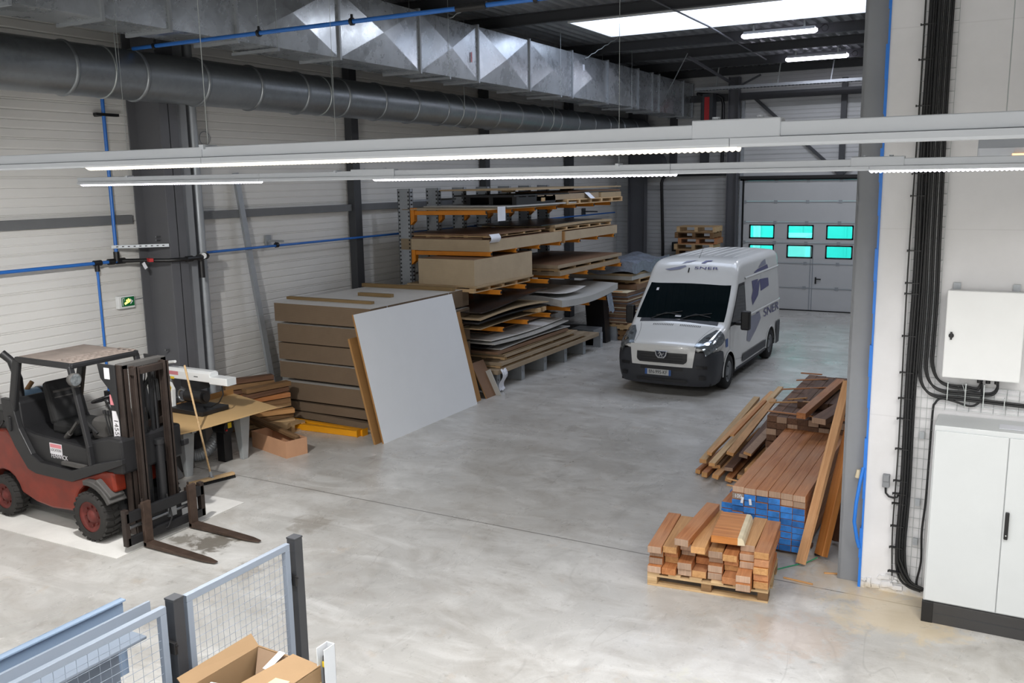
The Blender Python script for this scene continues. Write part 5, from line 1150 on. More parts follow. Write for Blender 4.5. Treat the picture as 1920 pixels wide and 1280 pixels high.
t = thing('steel_cabinet', 'pale grey low metal box at the right foot of the rack', 'box', (-9.2, 20.7, 0))
part(t, 'casing', MB().bx(-9.6, -8.98, 20.35, 20.9, .02, .42), 'galva', world=True, bev=.01)
lean('dark_board', 20.95, 21.25, -8.9, -9.0, 1.25, .5, ['sheet_dark', 'sheet_dark'], 'black panel standing right of the last rack foot', 'panel')

# wrapped packs beyond the rack
skid(-9.3, -8.45, 21.45, 22.7, .0, .12, 'low brown pallet at the foot of the wrapped boards', 3, 'pine_old')
skid(-9.3, -8.45, 21.45, 22.7, .13, .28, 'dark brown pallet stacked at the foot of the wrapped boards', 3, 'pine_old')
skid(-9.35, -8.4, 21.4, 22.75, .29, .44, 'pale pallet right under the wrapped dark boards', 3, 'pine')
z = .442; k = 0
names = ['lowest', 'second', 'third', 'fourth', 'fifth', 'sixth', 'seventh', 'eighth', 'ninth', 'tenth']
for k in range(9):
    h = .05+.02*(k % 3); w = U(-.04, .04)
    o = pack('wrapped_board_pack', -9.5+w, -8.5+w, 21.35+U(-.03, .03), 23.0+U(-.1, .1), z, z+h, 'sheet_brown', '%s brown board bundle in the column right of the rack' % names[k].capitalize(), group='wrapped board bundles right of the rack')
    part(o, 'wrap', MB().slab(lambda u, v: (-9.5+w+1.02*u, 21.33+1.66*v, z+h+.012+.008*math.sin(13*u+k)*math.sin(11*v)), 10, 10, .012), 'film' if k % 2 else 'sapwood', world=True)
    z += h+.022
pack('panel_pack', -10.3, -8.45, 21.9, 24.2, z, z+.12, 'sheet_brown', 'brown boards carrying the small pale pallet beyond the rack')
z += .122
skid(-9.8, -8.5, 22.2, 24.2, z, z+.14, 'small pinkish pallet on the column right of the rack', 3, 'pine')
z += .142
pack('panel_pack', -10.3, -8.5, 21.7, 24.3, z, z+.10, 'sheet_grey', 'grey wrapped boards on the pinkish pallet')
z += .102
pack('panel_pack', -10.3, -8.5, 21.7, 24.3, z, z+.06, 'ply', 'ply sheets below the crumpled plastic film')
z += .062
m = MB().slab(lambda u, v: (-10.3+1.85*u, 21.6+2.8*v, z+.28+.05*math.sin(9*u+3*v)+.04*math.sin(17*v)*math.sin(11*u)), 24, 24, .26)
top('plastic_wrap', m, 'film', 'crumpled grey plastic film bundle on top of the column beyond the rack', 'wrap')

# pallet stack far behind the van
z = 0
for i in range(15):
    r = U(-.08, .08); t = thing('pallet', '%s pallet of the tall pallet stack behind the van' % (['bottom', 'second', 'third', 'fourth', 'fifth', 'sixth', 'seventh', 'eighth', 'ninth', 'tenth', 'eleventh', 'twelfth', 'thirteenth', 'fourteenth', 'topmost'][i]), 'pallet', (-8.42+U(-.06, .06), 27.0+U(-.05, .05), z), r, 'pallets stacked behind the van')
    mt = ('timber', 'pine_old', 'pine')[i % 3]
    for x in (-.55, 0, .55): part(t, 'bearer', MB().bx(x-.05, x+.05, -.4, .4, .02, .15), mt)
    for q in range(5): part(t, 'deck_board', MB().bx(-.6, .6, -.4+.175*q, -.3+.175*q, .15, .172), mt)
    for q in (0, 2, 4): part(t, 'deck_board', MB().bx(-.6, .6, -.4+.175*q, -.3+.175*q, 0, .02), mt)
    z += .195 if i == 8 else .176

# ================================================================ small pallet of hardwood blocks
PR = .11; PX, PY = -3.05, 8.27          # front left corner and turn of the pallet
ca, sa = math.cos(PR), math.sin(PR)
def pw(x, y, z): return (PX+x*ca-y*sa, PY+x*sa+y*ca, z)
t = thing('pallet', 'pale wooden pallet carrying the short hardwood blocks', 'pallet', (PX, PY, 0), PR)
for x in (0, .55, 1.1):
    for y in (0, .35, .66): part(t, 'block', MB().bx(x, x+.1, y, y+.14, .022, .1), 'pine_old' if (x+y) % .2 > .1 else 'pine', bev=.003)
for y in (0, .35, .70): part(t, 'bottom_board', MB().bx(0, 1.2, y, y+.1, 0, .02), 'pine', bev=.002)
for y in (0, .35, .66): part(t, 'cross_board', MB().bx(0, 1.2, y, y+.14, .10, .122), 'pine', bev=.002)
for i in range(6): part(t, 'deck_board', MB().bx(.0+i*.215, .125+i*.215, 0, .8, .122, .144), 'pine', bev=.002)
BW, BH = .143, .072
ordc = ['leftmost', 'second', 'third', 'fourth', 'fifth', 'sixth', 'seventh', 'rightmost']
cols = [  # (start offset of each layer from the pallet's front edge, length)
    [(-.02, .75), (.03, .85), (.06, .9), (-.03, 1.0)], [(-.02, .75), (.12, .8), (.1, .8), (.02, .9)],
    [(.02, .7), (-.0, .8), (.2, .8), (.15, .85)], [(.02, .7), (.2, .8), (.25, .8), (.14, .8), (-.06, 1.1)],
    [(.03, .7), (.04, .8), (.12, .8), (.06, .85)], [(-.03, .7), (.14, .7), (.1, .7), (.02, .8), ],
    [(-.14, .8), (-.1, .8), (.08, .8), (.1, .85), (.16, .8)], [(-.02, .8), (.0, .8), (-.02, .8), (.0, .85), (.02, .9)]]
ends = ['timber_end', 'timber', 'timber_end', 'timber_lt']
for c, col in enumerate(cols):
    for l, (y0, L) in enumerate(col):
        x = .075+c*(BW+.007)+U(-.004, .004); z = .146+BH*(l+.5); topm = l == len(col)-1; r = U(-.03, .03)
        mt = ('timber', 'timber_lt', 'timber')[(c+l) % 3] if topm else ('timber', 'timber', 'plank_red')[(c*3+l) % 3]
        a = Vector(pw(x, y0, z)); b = Vector(pw(x-r*L, y0+L, z))
        timber('timber_block', b, a, BW-.002, BH-.003, (mt, ends[(c+2*l) % 4], 'timber_end'), '%s column from the left of the small pallet, %s block up%s' % (ordc[c].capitalize(), ORD[l], ', lying on top' if topm else ''), 'timber block', 'short hardwood blocks on the small pallet')
# the loose wide block with a pale bark edge, and the long grey-brown one across the top
t = thing('wide_timber_block', 'wide orange-brown block with a pale bark edge, lying across the top of the small pallet', 'timber block', pw(.62, .1, .51), .02+PR)
m = MB().bx(-.0, .26, 0, .7, 0, .075); part(t, 'heartwood', m, ['plank_red'], bev=.003)
part(t, 'sapwood_edge', MB().prism([(.26, 0), (.33, .005), (.32, .05), (.30, .075), (.26, .075)], 1, 0, .7), 'sapwood', label='pale sapwood edge')
timber('timber_block', pw(.48, 1.0, .555), pw(.36, -.08, .535), BW, BH, ('timber', 'timber_end', 'timber_end'), 'long grey-brown block slanting on top of the small pallet, left of the wide one', 'timber block')

# ================================================================ pile with blue ends
TW, THH = .133, .0735
BX0, BY0, BL = -2.57, 9.66, 2.75
rows = 8
for r in range(rows+1):
    n = 6; ex = 0
    for c in range(-1 if r < 6 else 0, n):
        x = BX0+TW*(c+.5); z = .04+THH*(r+.5); dy = U(-.012, .012); topm = r == rows
        if topm or (r == rows-1 and c in (0, 4, 5)): em = 'white_end' if (r == rows-1 and c == 0) else 'timber_end'
        else: em = 'blue_end' if random.random() < .75 else 'blue_end2'
        row = 'top layer' if topm else '%s layer from the top' % ORD[rows-r]
        cn = 'the narrow extra column at the left' if c < 0 else '%s from the left' % ORD[c]
        pal_ = 'bare brown' if em == 'timber_end' else ('chalk-marked' if em == 'white_end' else 'blue-ended')
        yl = 3.3 if c >= 0 else 2.9
        o = timber('timber_beam', (x, BY0+yl-.45, z), (x, BY0+dy+(.05 if c < 0 else 0), z), TW-.003, THH-.005, ('timber' if (c+r) % 2 else 'timber', em, 'timber_end'), '%s beam of the blue-ended pile, %s, %s' % (pal_.capitalize(), row, cn), 'timber beam', 'long beams of the blue-ended pile')
        if r == rows-1 and c == 0:
            lettering(o, 'chalk_marks', '100', (o.data.vertices[1].co.x+.002, 0, 0), .06, axes((0, 1, 0), (0, 0, 1)), 'paper', .0005, .9)
for i, x in enumerate((10.0, 11.0, 12.0)): timber('bearer', (-2.72, x, .02), (-1.74, x, .02), .09, .038, 'timber_dk', 'bearer under the blue-ended pile, %s from the front' % ORD[i], 'bearer')
for i, z in enumerate((.625, .55)): timber('stacking_stick', (-2.75, 10.1+.0*i, z-.002), (-2.575, 10.05, z), .03, .012, 'timber_lt', 'thin stick poking out of the left side of the blue-ended pile, %s' % ('upper', 'lower')[i], 'stick')
for i, (x, y) in enumerate(((-2.45, 9.64), (-2.36, 9.64))):
    top('paper_tag', MB().box((x, 9.635, .56-.01*i), (.028, .004, .07), Matrix.Rotation(.15*(1-2*i), 3, 'Y')), 'paper', 'small white paper tag stapled to the blue ends, %s one' % ('left', 'right')[i], 'tag')

# ================================================================ darker pile behind
DX0_, DY0_ = -2.83, 12.32
for r in range(9):
    for c in range(8):
        x = DX0_+.14*(c+.5); z = .04+.09*(r+.5)
        if r < 6 and 0 < c < 7: continue       # the inside of the pile never shows
        row = 'top layer' if r == 8 else '%s layer from the top' % ORD[8-r]
        timber('timber_beam', (x, DY0_+2.9+U(-.05, .05), z), (x, DY0_+U(-.03, .03), z), .137, .087, ('timber_dk', 'timber_dk' if (r+c) % 3 else 'timber_end', 'timber_dk'), 'Dark weathered beam of the rear pile, %s, %s from the left' % (row, ORD[c]), 'timber beam', 'weathered beams of the rear pile')
for i in range(3): timber('bearer', (-2.85, 12.7+i*1.1, .02), (-1.7, 12.7+i*1.1, .02), .09, .038, 'timber_dk', 'bearer under the dark rear pile, %s from the front' % ORD[i], 'bearer')
for c in range(4): timber('timber_beam', (DX0_+.14*(c+2.5), 14.6, .04+.09*9.5), (DX0_+.14*(c+2.5), 12.9+U(-.1, .3), .04+.09*9.5), .137, .087, ('timber_dk', 'timber_dk', 'timber_dk'), 'Loose dark beam lying above the top layer of the rear pile, %s from the left' % ORD[c], 'timber beam')
sticks = [((-2.85, 12.5, .87), (-1.8, 12.42, .87)), ((-2.95, 13.0, .87), (-2.2, 12.95, .965)), ((-2.98, 13.9, .87), (-2.3, 13.9, .965)), ((-2.75, 13.3, .87), (-2.45, 13.1, .965)), ((-2.9, 14.6, .88), (-2.4, 14.5, .965)), ((-2.25, 12.4, .88), (-1.75, 12.55, .88)), ((-2.9, 14.95, .93), (-2.55, 14.8, .965)), ((-2.2, 13.9, .965), (-1.8, 13.8, .965)), ((-2.1, 12.3, .875), (-1.7, 12.5, .885))]
for i, (a, b) in enumerate(sticks): timber('stacking_stick', a, b, .035, .018, 'timber_lt' if i % 2 else 'timber', 'thin stick strewn on the dark rear pile, %s counted from the left front' % ORD[i], 'stick', 'thin sticks on the rear pile')
timber('timber_beam', (-2.16, 14.15, 1.02), (-2.3, 11.95, .99), .12, .08, ('timber', 'timber', 'timber'), 'reddish beam lying lengthwise on top of the dark rear pile, end towards the camera', 'timber beam')
timber('timber_beam', (-1.72, 13.5, 1.03), (-2.08, 12.0, .93), .19, .08, ('timber_dk', 'timber_end', 'timber_dk'), 'broad dark beam on top of the rear pile, right of the reddish one', 'timber beam')
top('plastic_wrap', MB().slab(lambda u, v: (-1.95+.14*u, 13.9+.3*v, .95+.06*math.sin(7*u)*math.sin(8*v)+.03), 8, 8, .01), 'film', 'scrap of clear film stuck between the top beams of the rear pile', 'wrap')

# ================================================================ tangle of offcuts left of the piles
off = [((-3.62, 15.0, .42), (-3.62, 12.0, .17), .10, .06, 'pine'), ((-3.46, 15.4, .45), (-3.56, 12.1, .26), .07, .05, 'timber_lt'), ((-3.36, 15.6, .5), (-3.42, 11.75, .22), .09, .05, 'pine'), ((-3.25, 14.6, .52), (-3.24, 12.0, .33), .10, .05, 'timber_lt'), ((-3.1, 14.4, .42), (-3.08, 12.1, .29), .12, .05, 'timber_dk'), ((-2.97, 13.6, .42), (-3.0, 12.0, .36), .11, .04, 'timber_end'),
       ((-3.5, 14.2, .1), (-3.52, 11.75, .06), .08, .07, 'timber'), ((-3.34, 14.2, .1), (-3.33, 11.62, .1), .09, .06, 'timber_lt'), ((-3.18, 14.0, .1), (-3.17, 11.7, .06), .09, .07, 'timber'), ((-3.02, 14.0, .1), (-3.03, 11.8, .08), .1, .07, 'pine_old'), ((-3.6, 13.6, .05), (-3.66, 11.9, .04), .07, .06, 'timber'), ((-2.9, 13.2, .22), (-2.92, 11.75, .2), .1, .06, 'timber_lt'), ((-3.2, 13.6, .22), (-3.2, 11.8, .17), .12, .05, 'timber_dk'), ((-3.42, 13.4, .19), (-3.4, 11.9, .15), .12, .05, 'pine_old'),
       ((-3.32, 14.3, .56), (-3.38, 12.6, .42), .06, .03, 'plank_red')]
pos = ['long pale one at the far left', 'thin pale one, upper left', 'split pale one with the tip farthest back', 'pale one in the middle top', 'dark one in the middle top', 'grey-faced short one at the right top', 'low brown one at the left', 'low pale one in the middle', 'low brown one right of the middle', 'low weathered one at the right', 'lowest one at the far left', 'short one by the blue-ended pile', 'weathered one halfway up at the right', 'weathered one halfway up at the left', 'pinkish slat lying on the pale ones']
for (a, b, w, h, mt), p_ in zip(off, pos): timber('offcut_timber', a, b, w, h, (mt, 'timber_lt' if mt != 'timber_dk' else 'timber_end', 'timber_end'), 'Offcut in the tangle left of the piles, '+p_, 'offcut', 'tangled offcuts', roll=U(-.25, .25))
top('blue_offcut', MB().bx(-3.05, -2.92, 11.35, 11.43, 0, .03), 'blue_end', 'small blue-painted chip on the floor by the tangle', 'chip')

# ================================================================ planks leaning on the partition column
timber('leaning_plank', (-1.50, 10.35, 1.86), (-1.755, 9.42, .03), .11, .045, ('pale_plank',)*3, 'long pale plank leaning on the grey column, leftmost of the three', 'plank', roll=.35)
timber('leaning_plank', (-1.40, 10.2, 1.5), (-1.6, 9.72, .04), .16, .07, ('plank_red', 'plank_red', 'plank_red'), 'thick orange-brown plank leaning on the grey column, middle of the three', 'plank', roll=.5)
timber('leaning_plank', (-1.38, 10.9, 1.2), (-1.5, 10.2, .04), .15, .05, ('timber_dk', 'timber_dk', 'timber_dk'), 'dark plank leaning behind the orange-brown one', 'plank', roll=.4)
top('green_cord', MB().tube([(-2.0, 9.15, .01), (-1.85, 9.35, .012), (-1.7, 9.52, .02), (-1.62, 9.62, .05)], .006, 6), 'green_cord', 'thin green cord on the floor between small pallet and planks', 'cord')
top('rubber_bung', MB().bx(-1.68, -1.62, 9.78, 9.84, 0, .05), 'black', 'small black bung on the floor among the leaning planks', 'bung', bev=.006)
for i, (a, b) in enumerate((((-1.85, 9.05), (-1.55, 9.02)), ((-1.5, 9.35), (-1.3, 9.42)))): timber('floor_stick', (*a, .008), (*b, .008), .02, .014, 'timber_lt', 'thin splinter on the floor near the column foot, %s one' % ('left', 'right')[i], 'stick')

# ================================================================ white wall: switchgear and cables
WY = 9.2
t = thing('switch_cabinet', 'tall light grey two-door floor cabinet on a black plinth', 'cabinet', (.1, 8.95, 0))
X0, X1, Y0, Y1 = -.51, .72, 8.7, 9.17
part(t, 'plinth', MB().bx(X0-.0, X1, Y0, Y1, 0, .2), 'plinth', world=True, bev=.004)
part(t, 'plinth_corner', MB().bx(X0-.006, X0+.09, Y0-.006, Y0+.05, 0, .203), 'black', world=True, bev=.004)
part(t, 'plinth_seam', MB().bx(X0+.1, X1, Y0-.003, Y0, .098, .102), 'col_dark', world=True)
part(t, 'carcass', MB().bx(X0, X1, Y0+.02, Y1, .2, 1.88), 'cab', world=True, bev=.006)
XD = .085
dl = part(t, 'door', MB().bx(X0+.012, XD-.003, Y0, Y0+.02, .215, 1.835), 'cab', world=True, bev=.005)
dr = part(t, 'door', MB().bx(XD+.003, X1, Y0, Y0+.02, .215, 1.835), 'cab', world=True, bev=.005)
h = part(dr, 'handle', MB().bx(.10, .132, Y0-.03, Y0, .92, 1.17), 'black', label='black upright lever handle', world=True, bev=.008)
part(h, 'keyhole', MB().cyl((.116, Y0-.032, .96), (.116, Y0-.03, .96), .006, 10), 'chrome', world=True)
top('sawdust_patch', MB().slab(lambda u, v: (.0+.3*u, 8.82+.16*v, 1.886+.006*math.sin(PI*u)*math.sin(PI*v)), 8, 6, .004), 'tape_w', 'faint dust patch on top of the floor cabinet', 'dust')['kind'] = 'stuff'
t = thing('wall_enclosure', 'square white wall-mounted electrical enclosure with a small black lock', 'enclosure', (-.2, 9.1, 2.27))
part(t, 'back_box', MB().bx(-.485, .12, WY-.2, WY-.01, 2.28, 3.06), 'white', world=True, bev=.006)
d = part(t, 'door', MB().bx(-.495, .13, WY-.225, WY-.2, 2.27, 3.07), 'white', world=True, bev=.01)
part(d, 'lock', MB().cyl((-.44, WY-.235, 2.66), (-.44, WY-.225, 2.66), .022, 16).bx(-.448, -.432, WY-.25, WY-.235, 2.625, 2.695), 'black', label='small black lock', world=True)
for x in (-.43, .05): part(t, 'mounting_lug', MB().bx(x-.03, x+.03, WY-.03, WY-.01, 3.05, 3.12), 'galva', world=True)
part(t, 'cable_glands', MB().cyl((-.19, WY-.1, 2.28), (-.19, WY-.1, 2.22), .02, 10).cyl((-.12, WY-.1, 2.28), (-.12, WY-.1, 2.22), .02, 10).cyl((-.05, WY-.1, 2.28), (-.05, WY-.1, 2.22), .02, 10), 'black', world=True)
t = thing('wall_socket', 'small grey surface socket box on the white wall with a looped cable', 'socket', (-.93, 9.18, 1.08))
part(t, 'box', MB().bx(-.965, -.90, WY-.05, WY, 1.09, 1.22), 'col_part', world=True, bev=.006); part(t, 'lid', MB().bx(-.96, -.905, WY-.062, WY-.05, 1.155, 1.215), 'col_part', world=True, bev=.004)
part(t, 'cable', MB().tube([(-.935, WY-.025, 1.09), (-.93, WY-.025, 1.03), (-.9, WY-.03, 1.0), (-.86, WY-.035, .995), (-.825, WY-.04, 1.01), (-.80, WY-.045, 1.06), (-.795, WY-.045, 1.12)], .010, 8), 'cable', world=True)
# wire tray on the wall
def tray(name, x0, x1, z0, z1, step, nlong, vert, y, label):
    t = thing(name, label, 'cable tray', ((x0+x1)/2, y, z0))
    m = MB()
    if vert:
        for i in range(nlong): x = x0+(x1-x0)*i/(nlong-1); m.cyl((x, y, z0), (x, y, z1), .0022, 5, cap=False)
    else:
        for i in range(nlong): z = z0+(z1-z0)*i/(nlong-1); m.cyl((x0, y, z), (x1, y, z), .0022, 5, cap=False)
    part(t, 'long_wires', m, 'wire', kind='stuff', world=True)
    m = MB(); n = int(((z1-z0) if vert else (x1-x0))/step)
    for i in range(n+1):
        if vert: z = z0+i*step; m.tube([(x0, y-.035, z), (x0, y, z), (x1, y, z), (x1, y-.035, z)], .0022, 5)
        else: x = x0+i*step; m.tube([(x, y-.035, z0), (x, y, z0), (x, y, z1), (x, y-.035, z1)], .0022, 5)
    part(t, 'cross_wires', m, 'wire', kind='stuff', world=True)
    return t
t = tray('wire_cable_tray', -.83, -.56, .12, 7.3, .1, 6, True, WY-.03, 'upright wire mesh cable tray on the white wall')
for z in (.55, .95, 1.62): part(t, 'tray_clip', MB().bx(-.66, -.62, WY-.045, WY-.028, z, z+.07), 'galva', world=True)
tray('wire_cable_tray', -.56, 1.8, 1.93, 2.16, .1, 6, False, WY-.03, 'horizontal wire mesh cable tray between enclosure and floor cabinet')
cy = WY-.055
def bez(pts, n=6):
    """Catmull-Rom through the points"""
    P_ = [Vector(p) for p in pts]; P_ = [P_[0]*2-P_[1]]+P_+[P_[-1]*2-P_[-2]]; out = []
    for i in range(1, len(P_)-2):
        a, b, c, d = P_[i-1:i+3]
        for q in range(n):
            u = q/n; out.append(.5*((2*b)+(c-a)*u+(2*a-5*b+4*c-d)*u*u+(3*b-3*c+d-a)*u**3))
    return out+[P_[-2]]
G2 = 'black cables clipped to the white wall'
down = [(.0, .22), (.012, .19), (.026, .2), (.038, .17), (.052, .21)]
for i, x in enumerate((-.80, -.782, -.764, -.79, -.77)):
    yy = cy-(.02 if i > 2 else 0)
    pts = [(x, yy, 7.2), (x+.004, yy, 5.5), (x-.006, yy, 4.2), (x+.006, yy, 3.2), (x-.004, yy, 2.2), (x+.006, yy, 1.2), (x-.002, yy, .5), (x+.03, yy, .22+.03*i), (x+.12, yy, .12+.015*i), (x+.24, yy, .09+.01*i)]
    top('wall_cable', MB().tube(bez(pts), .012, 8), 'cable', '%s black cable from the left in the bundle, running down to the floor cabinet' % ORD[i].capitalize(), 'cable', G2)
for i, (x, zt_, r, xe) in enumerate(((-.725, 2.19, .2, -.05), (-.70, 2.15, .22, -.12), (-.665, 2.11, .2, -.02))):
    z1 = 2.17-.055*i
    for q in range(2):
        xx = x-.05+.028*i*0+.02*q; yy = cy-.004*q; zq = z1+.0-.018*q; xw = xx+.045*(2-i)
        xw = (-.60, -.65, -.70)[i]+.017*q
        pts = [(xw-.02, yy, 7.2), (xw-.03+.006*i, yy, 5), (xw-.012, yy, 3.6), (xw, yy, 3.0), (xw-.002, yy, 2.55), (xw+.0, yy, zq+.2), (xw+.05, yy, zq+.06), (xw+.15, yy, zq), (-.3, yy, zq-.005)]
        if i == 0: pts += [(-.2, yy, zq-.01), (-.17, yy, 2.24)]
        elif i == 1: pts += [(-.14, yy, zq), (-.07, yy-.01, zq+.02), (-.04, yy-.02, zq+.08), (-.05, WY-.1, 2.24)]
        else: pts += [(.2, yy, zq-.02), (1.4, yy, zq-.06)]
        top('wall_cable', MB().tube(bez(pts), .011, 8), 'cable', '%s black cable of the %s bend turning right below the enclosure' % (('Left', 'Right')[q], ('innermost', 'middle', 'outermost')[i]), 'cable', G2)
for i, (x, l) in enumerate(((-.72, 'single black cable hanging straight right of the left bundle'), (-.745, 'black cable tight against the left bundle on its right'))):
    top('wall_cable', MB().tube(bez([(x, cy, 7.2), (x-.008, cy, 5), (x+.006, cy, 3.5), (x-.004, cy, 2), (x+.004, cy, 1.1), (x-.006, cy, .5), (x+.04, cy, .2), (x+.14, cy, .1)]), .012, 8), 'cable', l, 'cable', G2)
pts = [(-.17, WY-.1, 2.22), (-.165, cy, 2.1), (-.18, cy, 2.03), (-.25, cy, 1.985), (-.4, cy, 2.02), (-.5, cy, 2.03), (-.545, cy, 1.98), (-.56, cy, 1.9), (-.565, cy, 1.4), (-.57, cy, 1.0), (-.585, cy, .7), (-.575, cy, .4), (-.6, cy, .16), (-.52, cy, .12)]
top('wall_cable', MB().tube(bez(pts), .010, 8), 'cable', 'thin black cable looping under the enclosure and down beside the floor cabinet', 'cable', G2)
for q in range(3):
    x = -.85+.004*q
    top('thin_wire', MB().tube(bez([(x, cy, 7.2), (x+.01, cy, 5), (x-.004, cy, 3.2), (x+.008, cy, 1.6), (x, cy, .7), (x+.02, cy, .2)]), .003, 5), 'fl_grey' if q == 1 else 'cable', ('thin black wire left of the cable bundle', 'thin brownish wire left of the cable bundle', 'second thin black wire hugging the cable bundle')[q], 'wire')
zs_ = [.25, .5, .72, .95, 1.05, 1.18, 1.5, 1.8, 2.0, 2.25, 2.6, 3.0, 3.1, 3.4, 3.9, 4.1, 4.55, 4.7, 5.1, 5.4]
for i, z in enumerate(zs_):
    top('cable_tie', MB().bx(-.858, -.745, cy-.034, cy+.012, z, z+.008).bx(-.866, -.856, cy-.035, cy-.015, z-.006, z+.014), 'black', 'black cable tie round the left bundle, %s from the floor' % ORD[i], 'cable tie', 'cable ties on the left bundle')
for i, (x, z) in enumerate(((-.45, 2.1), (-.3, 2.1), (-.15, 2.09), (.02, 2.05))):
    top('cable_tie', MB().bx(x, x+.008, cy-.03, cy+.01, 1.98 if i else 2.03, 2.2 if i < 3 else 2.09), 'wire', 'pale tie across the bent cables, %s from the left' % ORD[i], 'cable tie')
top('tie_tail', MB().tube([(-.33, cy-.03, 2.2), (-.30, cy-.04, 2.12), (-.30, cy-.035, 1.97)], .003, 5), 'wire', 'loose pale tie tail dangling below the enclosure', 'cable tie')

# ================================================================ machine fence in the foreground
FXX = -3.36
def mesh_panel(y0, y1, z0, z1, label, px_, pz):
    t = thing('mesh_fence', label, 'mesh fence', (FXX, (y0+y1)/2, z0)); w = .03
    for a in ((y0, y1, z1-.035, z1), (y0, y1, z0, z0+.035)): part(t, 'frame_rail', MB().bx(FXX-w/2, FXX+w/2, *a), 'fence', world=True, bev=.002)
    for a in ((y0, y0+.035, z0+.035, z1-.035), (y1-.035, y1, z0+.035, z1-.035)): part(t, 'frame_stile', MB().bx(FXX-w/2, FXX+w/2, *a), 'fence', world=True, bev=.002)
    m = MB(); n = int((y1-y0-.07)/px_)
    for i in range(1, n+1): y = y0+.035+(y1-y0-.07)*i/(n+1); m.cyl((FXX, y, z0+.03), (FXX, y, z1-.03), .0014, 4, cap=False)
    n = int((z1-z0-.07)/pz)
    for i in range(1, n+1): z = z0+.035+(z1-z0-.07)*i/(n+1); m.cyl((FXX+.003, y0+.03, z), (FXX+.003, y1-.03, z), .0014, 4, cap=False)
    part(t, 'wire_mesh', m, 'fence', kind='stuff', world=True)
mesh_panel(2.78, 3.49, .15, 2.17, 'pale blue mesh fence panel between the two charcoal posts', .04, .042)
mesh_panel(1.2, 2.66, .15, 2.17, 'pale blue mesh fence panel at the bottom left, in front of the machine', .055, .042)
for y, l in ((2.72, 'charcoal square fence post between the two mesh panels'), (3.545, 'charcoal square fence post at the right end of the mesh fence'), (1.14, 'charcoal fence post beyond the bottom edge')):
    t = thing('fence_post', l, 'fence post', (FXX, y, 0)); w = .03
    part(t, 'tube', MB().bx(FXX-w, FXX+w, y-w, y+w, .01, 2.18), 'fence_post', world=True, bev=.003)
    part(t, 'cap', MB().bx(FXX-w-.002, FXX+w+.002, y-w-.002, y+w+.002, 2.18, 2.19), 'fence_post', world=True, bev=.002)
    part(t, 'foot_plate', MB().bx(FXX-.07, FXX+.07, y-.07, y+.07, 0, .01), 'fence_post', world=True)
    for z in (1.95, .6): part(t, 'panel_clip', MB().bx(FXX-.02, FXX+.035, y-.048, y-.03, z-.03, z+.03).cyl((FXX+.035, y-.04, z+.02), (FXX+.05, y-.04, z+.02), .004, 6), 'black', world=True, bev=.003)

# sheet-metal machine behind the fence
t = thing('machine_enclosure', 'pale blue sheet-metal machine bed behind the mesh fence', 'machine', (-3.75, 1.9, 0))
part(t, 'top_channel', MB().bx(-3.75, -3.735, .9, 2.72, 1.70, 2.10).bx(-3.75, -3.71, .9, 2.72, 2.09, 2.10), 'fence_blue', world=True, bev=.002)
part(t, 'cover_plate', MB().bx(-3.735, -3.5, .9, 2.66, 1.97, 1.985), 'fence', world=True, bev=.003)
part(t, 'cover_lip', MB().bx(-3.625, -3.61, .9, 2.78, 1.985, 2.085), 'fence', world=True)
part(t, 'side_plate', MB().bx(-3.74, -3.64, .9, 2.6, .6, 1.97), 'fence', world=True)
part(t, 'bed', MB().bx(-4.0, -3.5, .9, 2.62, .3, 1.45), 'fence', world=True, bev=.01)
part(t, 'shelf', MB().bx(-3.64, -3.42, .9, 2.64, 1.6, 1.61), 'fence', world=True)
part(t, 'slot', MB().bx(-3.52, -3.5, 1.4, 2.35, 1.635, 1.72), 'black', world=True)
part(t, 'actuator', MB().bx(-3.52, -3.47, 1.5, 2.3, 1.61, 1.67), 'sapwood', label='cream coloured linear actuator', world=True, bev=.006)
part(t, 'actuator_hose', MB().tube([(-3.49, 2.3, 1.64), (-3.47, 2.36, 1.62), (-3.46, 2.44, 1.64), (-3.46, 2.52, 1.72), (-3.47, 2.6, 1.76)], .014, 8), 'black', world=True)
part(t, 'frame_leg', MB().bx(-3.98, -3.9, 1.0, 1.08, 0, .3), 'fence', world=True); part(t, 'frame_leg', MB().bx(-3.98, -3.9, 2.5, 2.58, 0, .3), 'fence', world=True)
for q in range(6): part(t, 'vent_slot', MB().bx(-3.498, -3.494, 1.3+.2*q, 1.42+.2*q, 1.33, 1.37), 'black', world=True)

# cardboard box on a stand
bz = 1.57
t = thing('box_stand', 'pale stand carrying the open cardboard box', 'stand', (-3.03, 2.86, 0))
part(t, 'shelf', MB().bx(-3.26, -2.80, 2.55, 3.12, bz-.03, bz-.001), 'fence', world=True)
for x in (-3.25, -2.84):
    for y in (2.58, 3.09): part(t, 'leg', MB().bx(x, x+.035, y-.02, y+.015, 0, bz-.03), 'fence', world=True)
t = thing('cardboard_box', 'open brown cardboard box with raised flap and parcel tape', 'box', (-3.01, 2.85, bz), -.03)
L, Wd, Hh = .42, .46, .23; th = .006   # local: x across, y away
m = MB().bx(-L/2, L/2, -Wd/2, Wd/2, 0, th)
part(t, 'bottom', m, 'card')
part(t, 'side_wall', MB().bx(-L/2, -L/2+th, -Wd/2, Wd/2, th, Hh), 'card'); part(t, 'side_wall', MB().bx(L/2-th, L/2, -Wd/2, Wd/2, th, Hh), 'card')
part(t, 'end_wall', MB().bx(-L/2+th, L/2-th, -Wd/2, -Wd/2+th, th, Hh), 'card'); part(t, 'end_wall', MB().bx(-L/2+th, L/2-th, Wd/2-th, Wd/2, th, Hh), 'card')
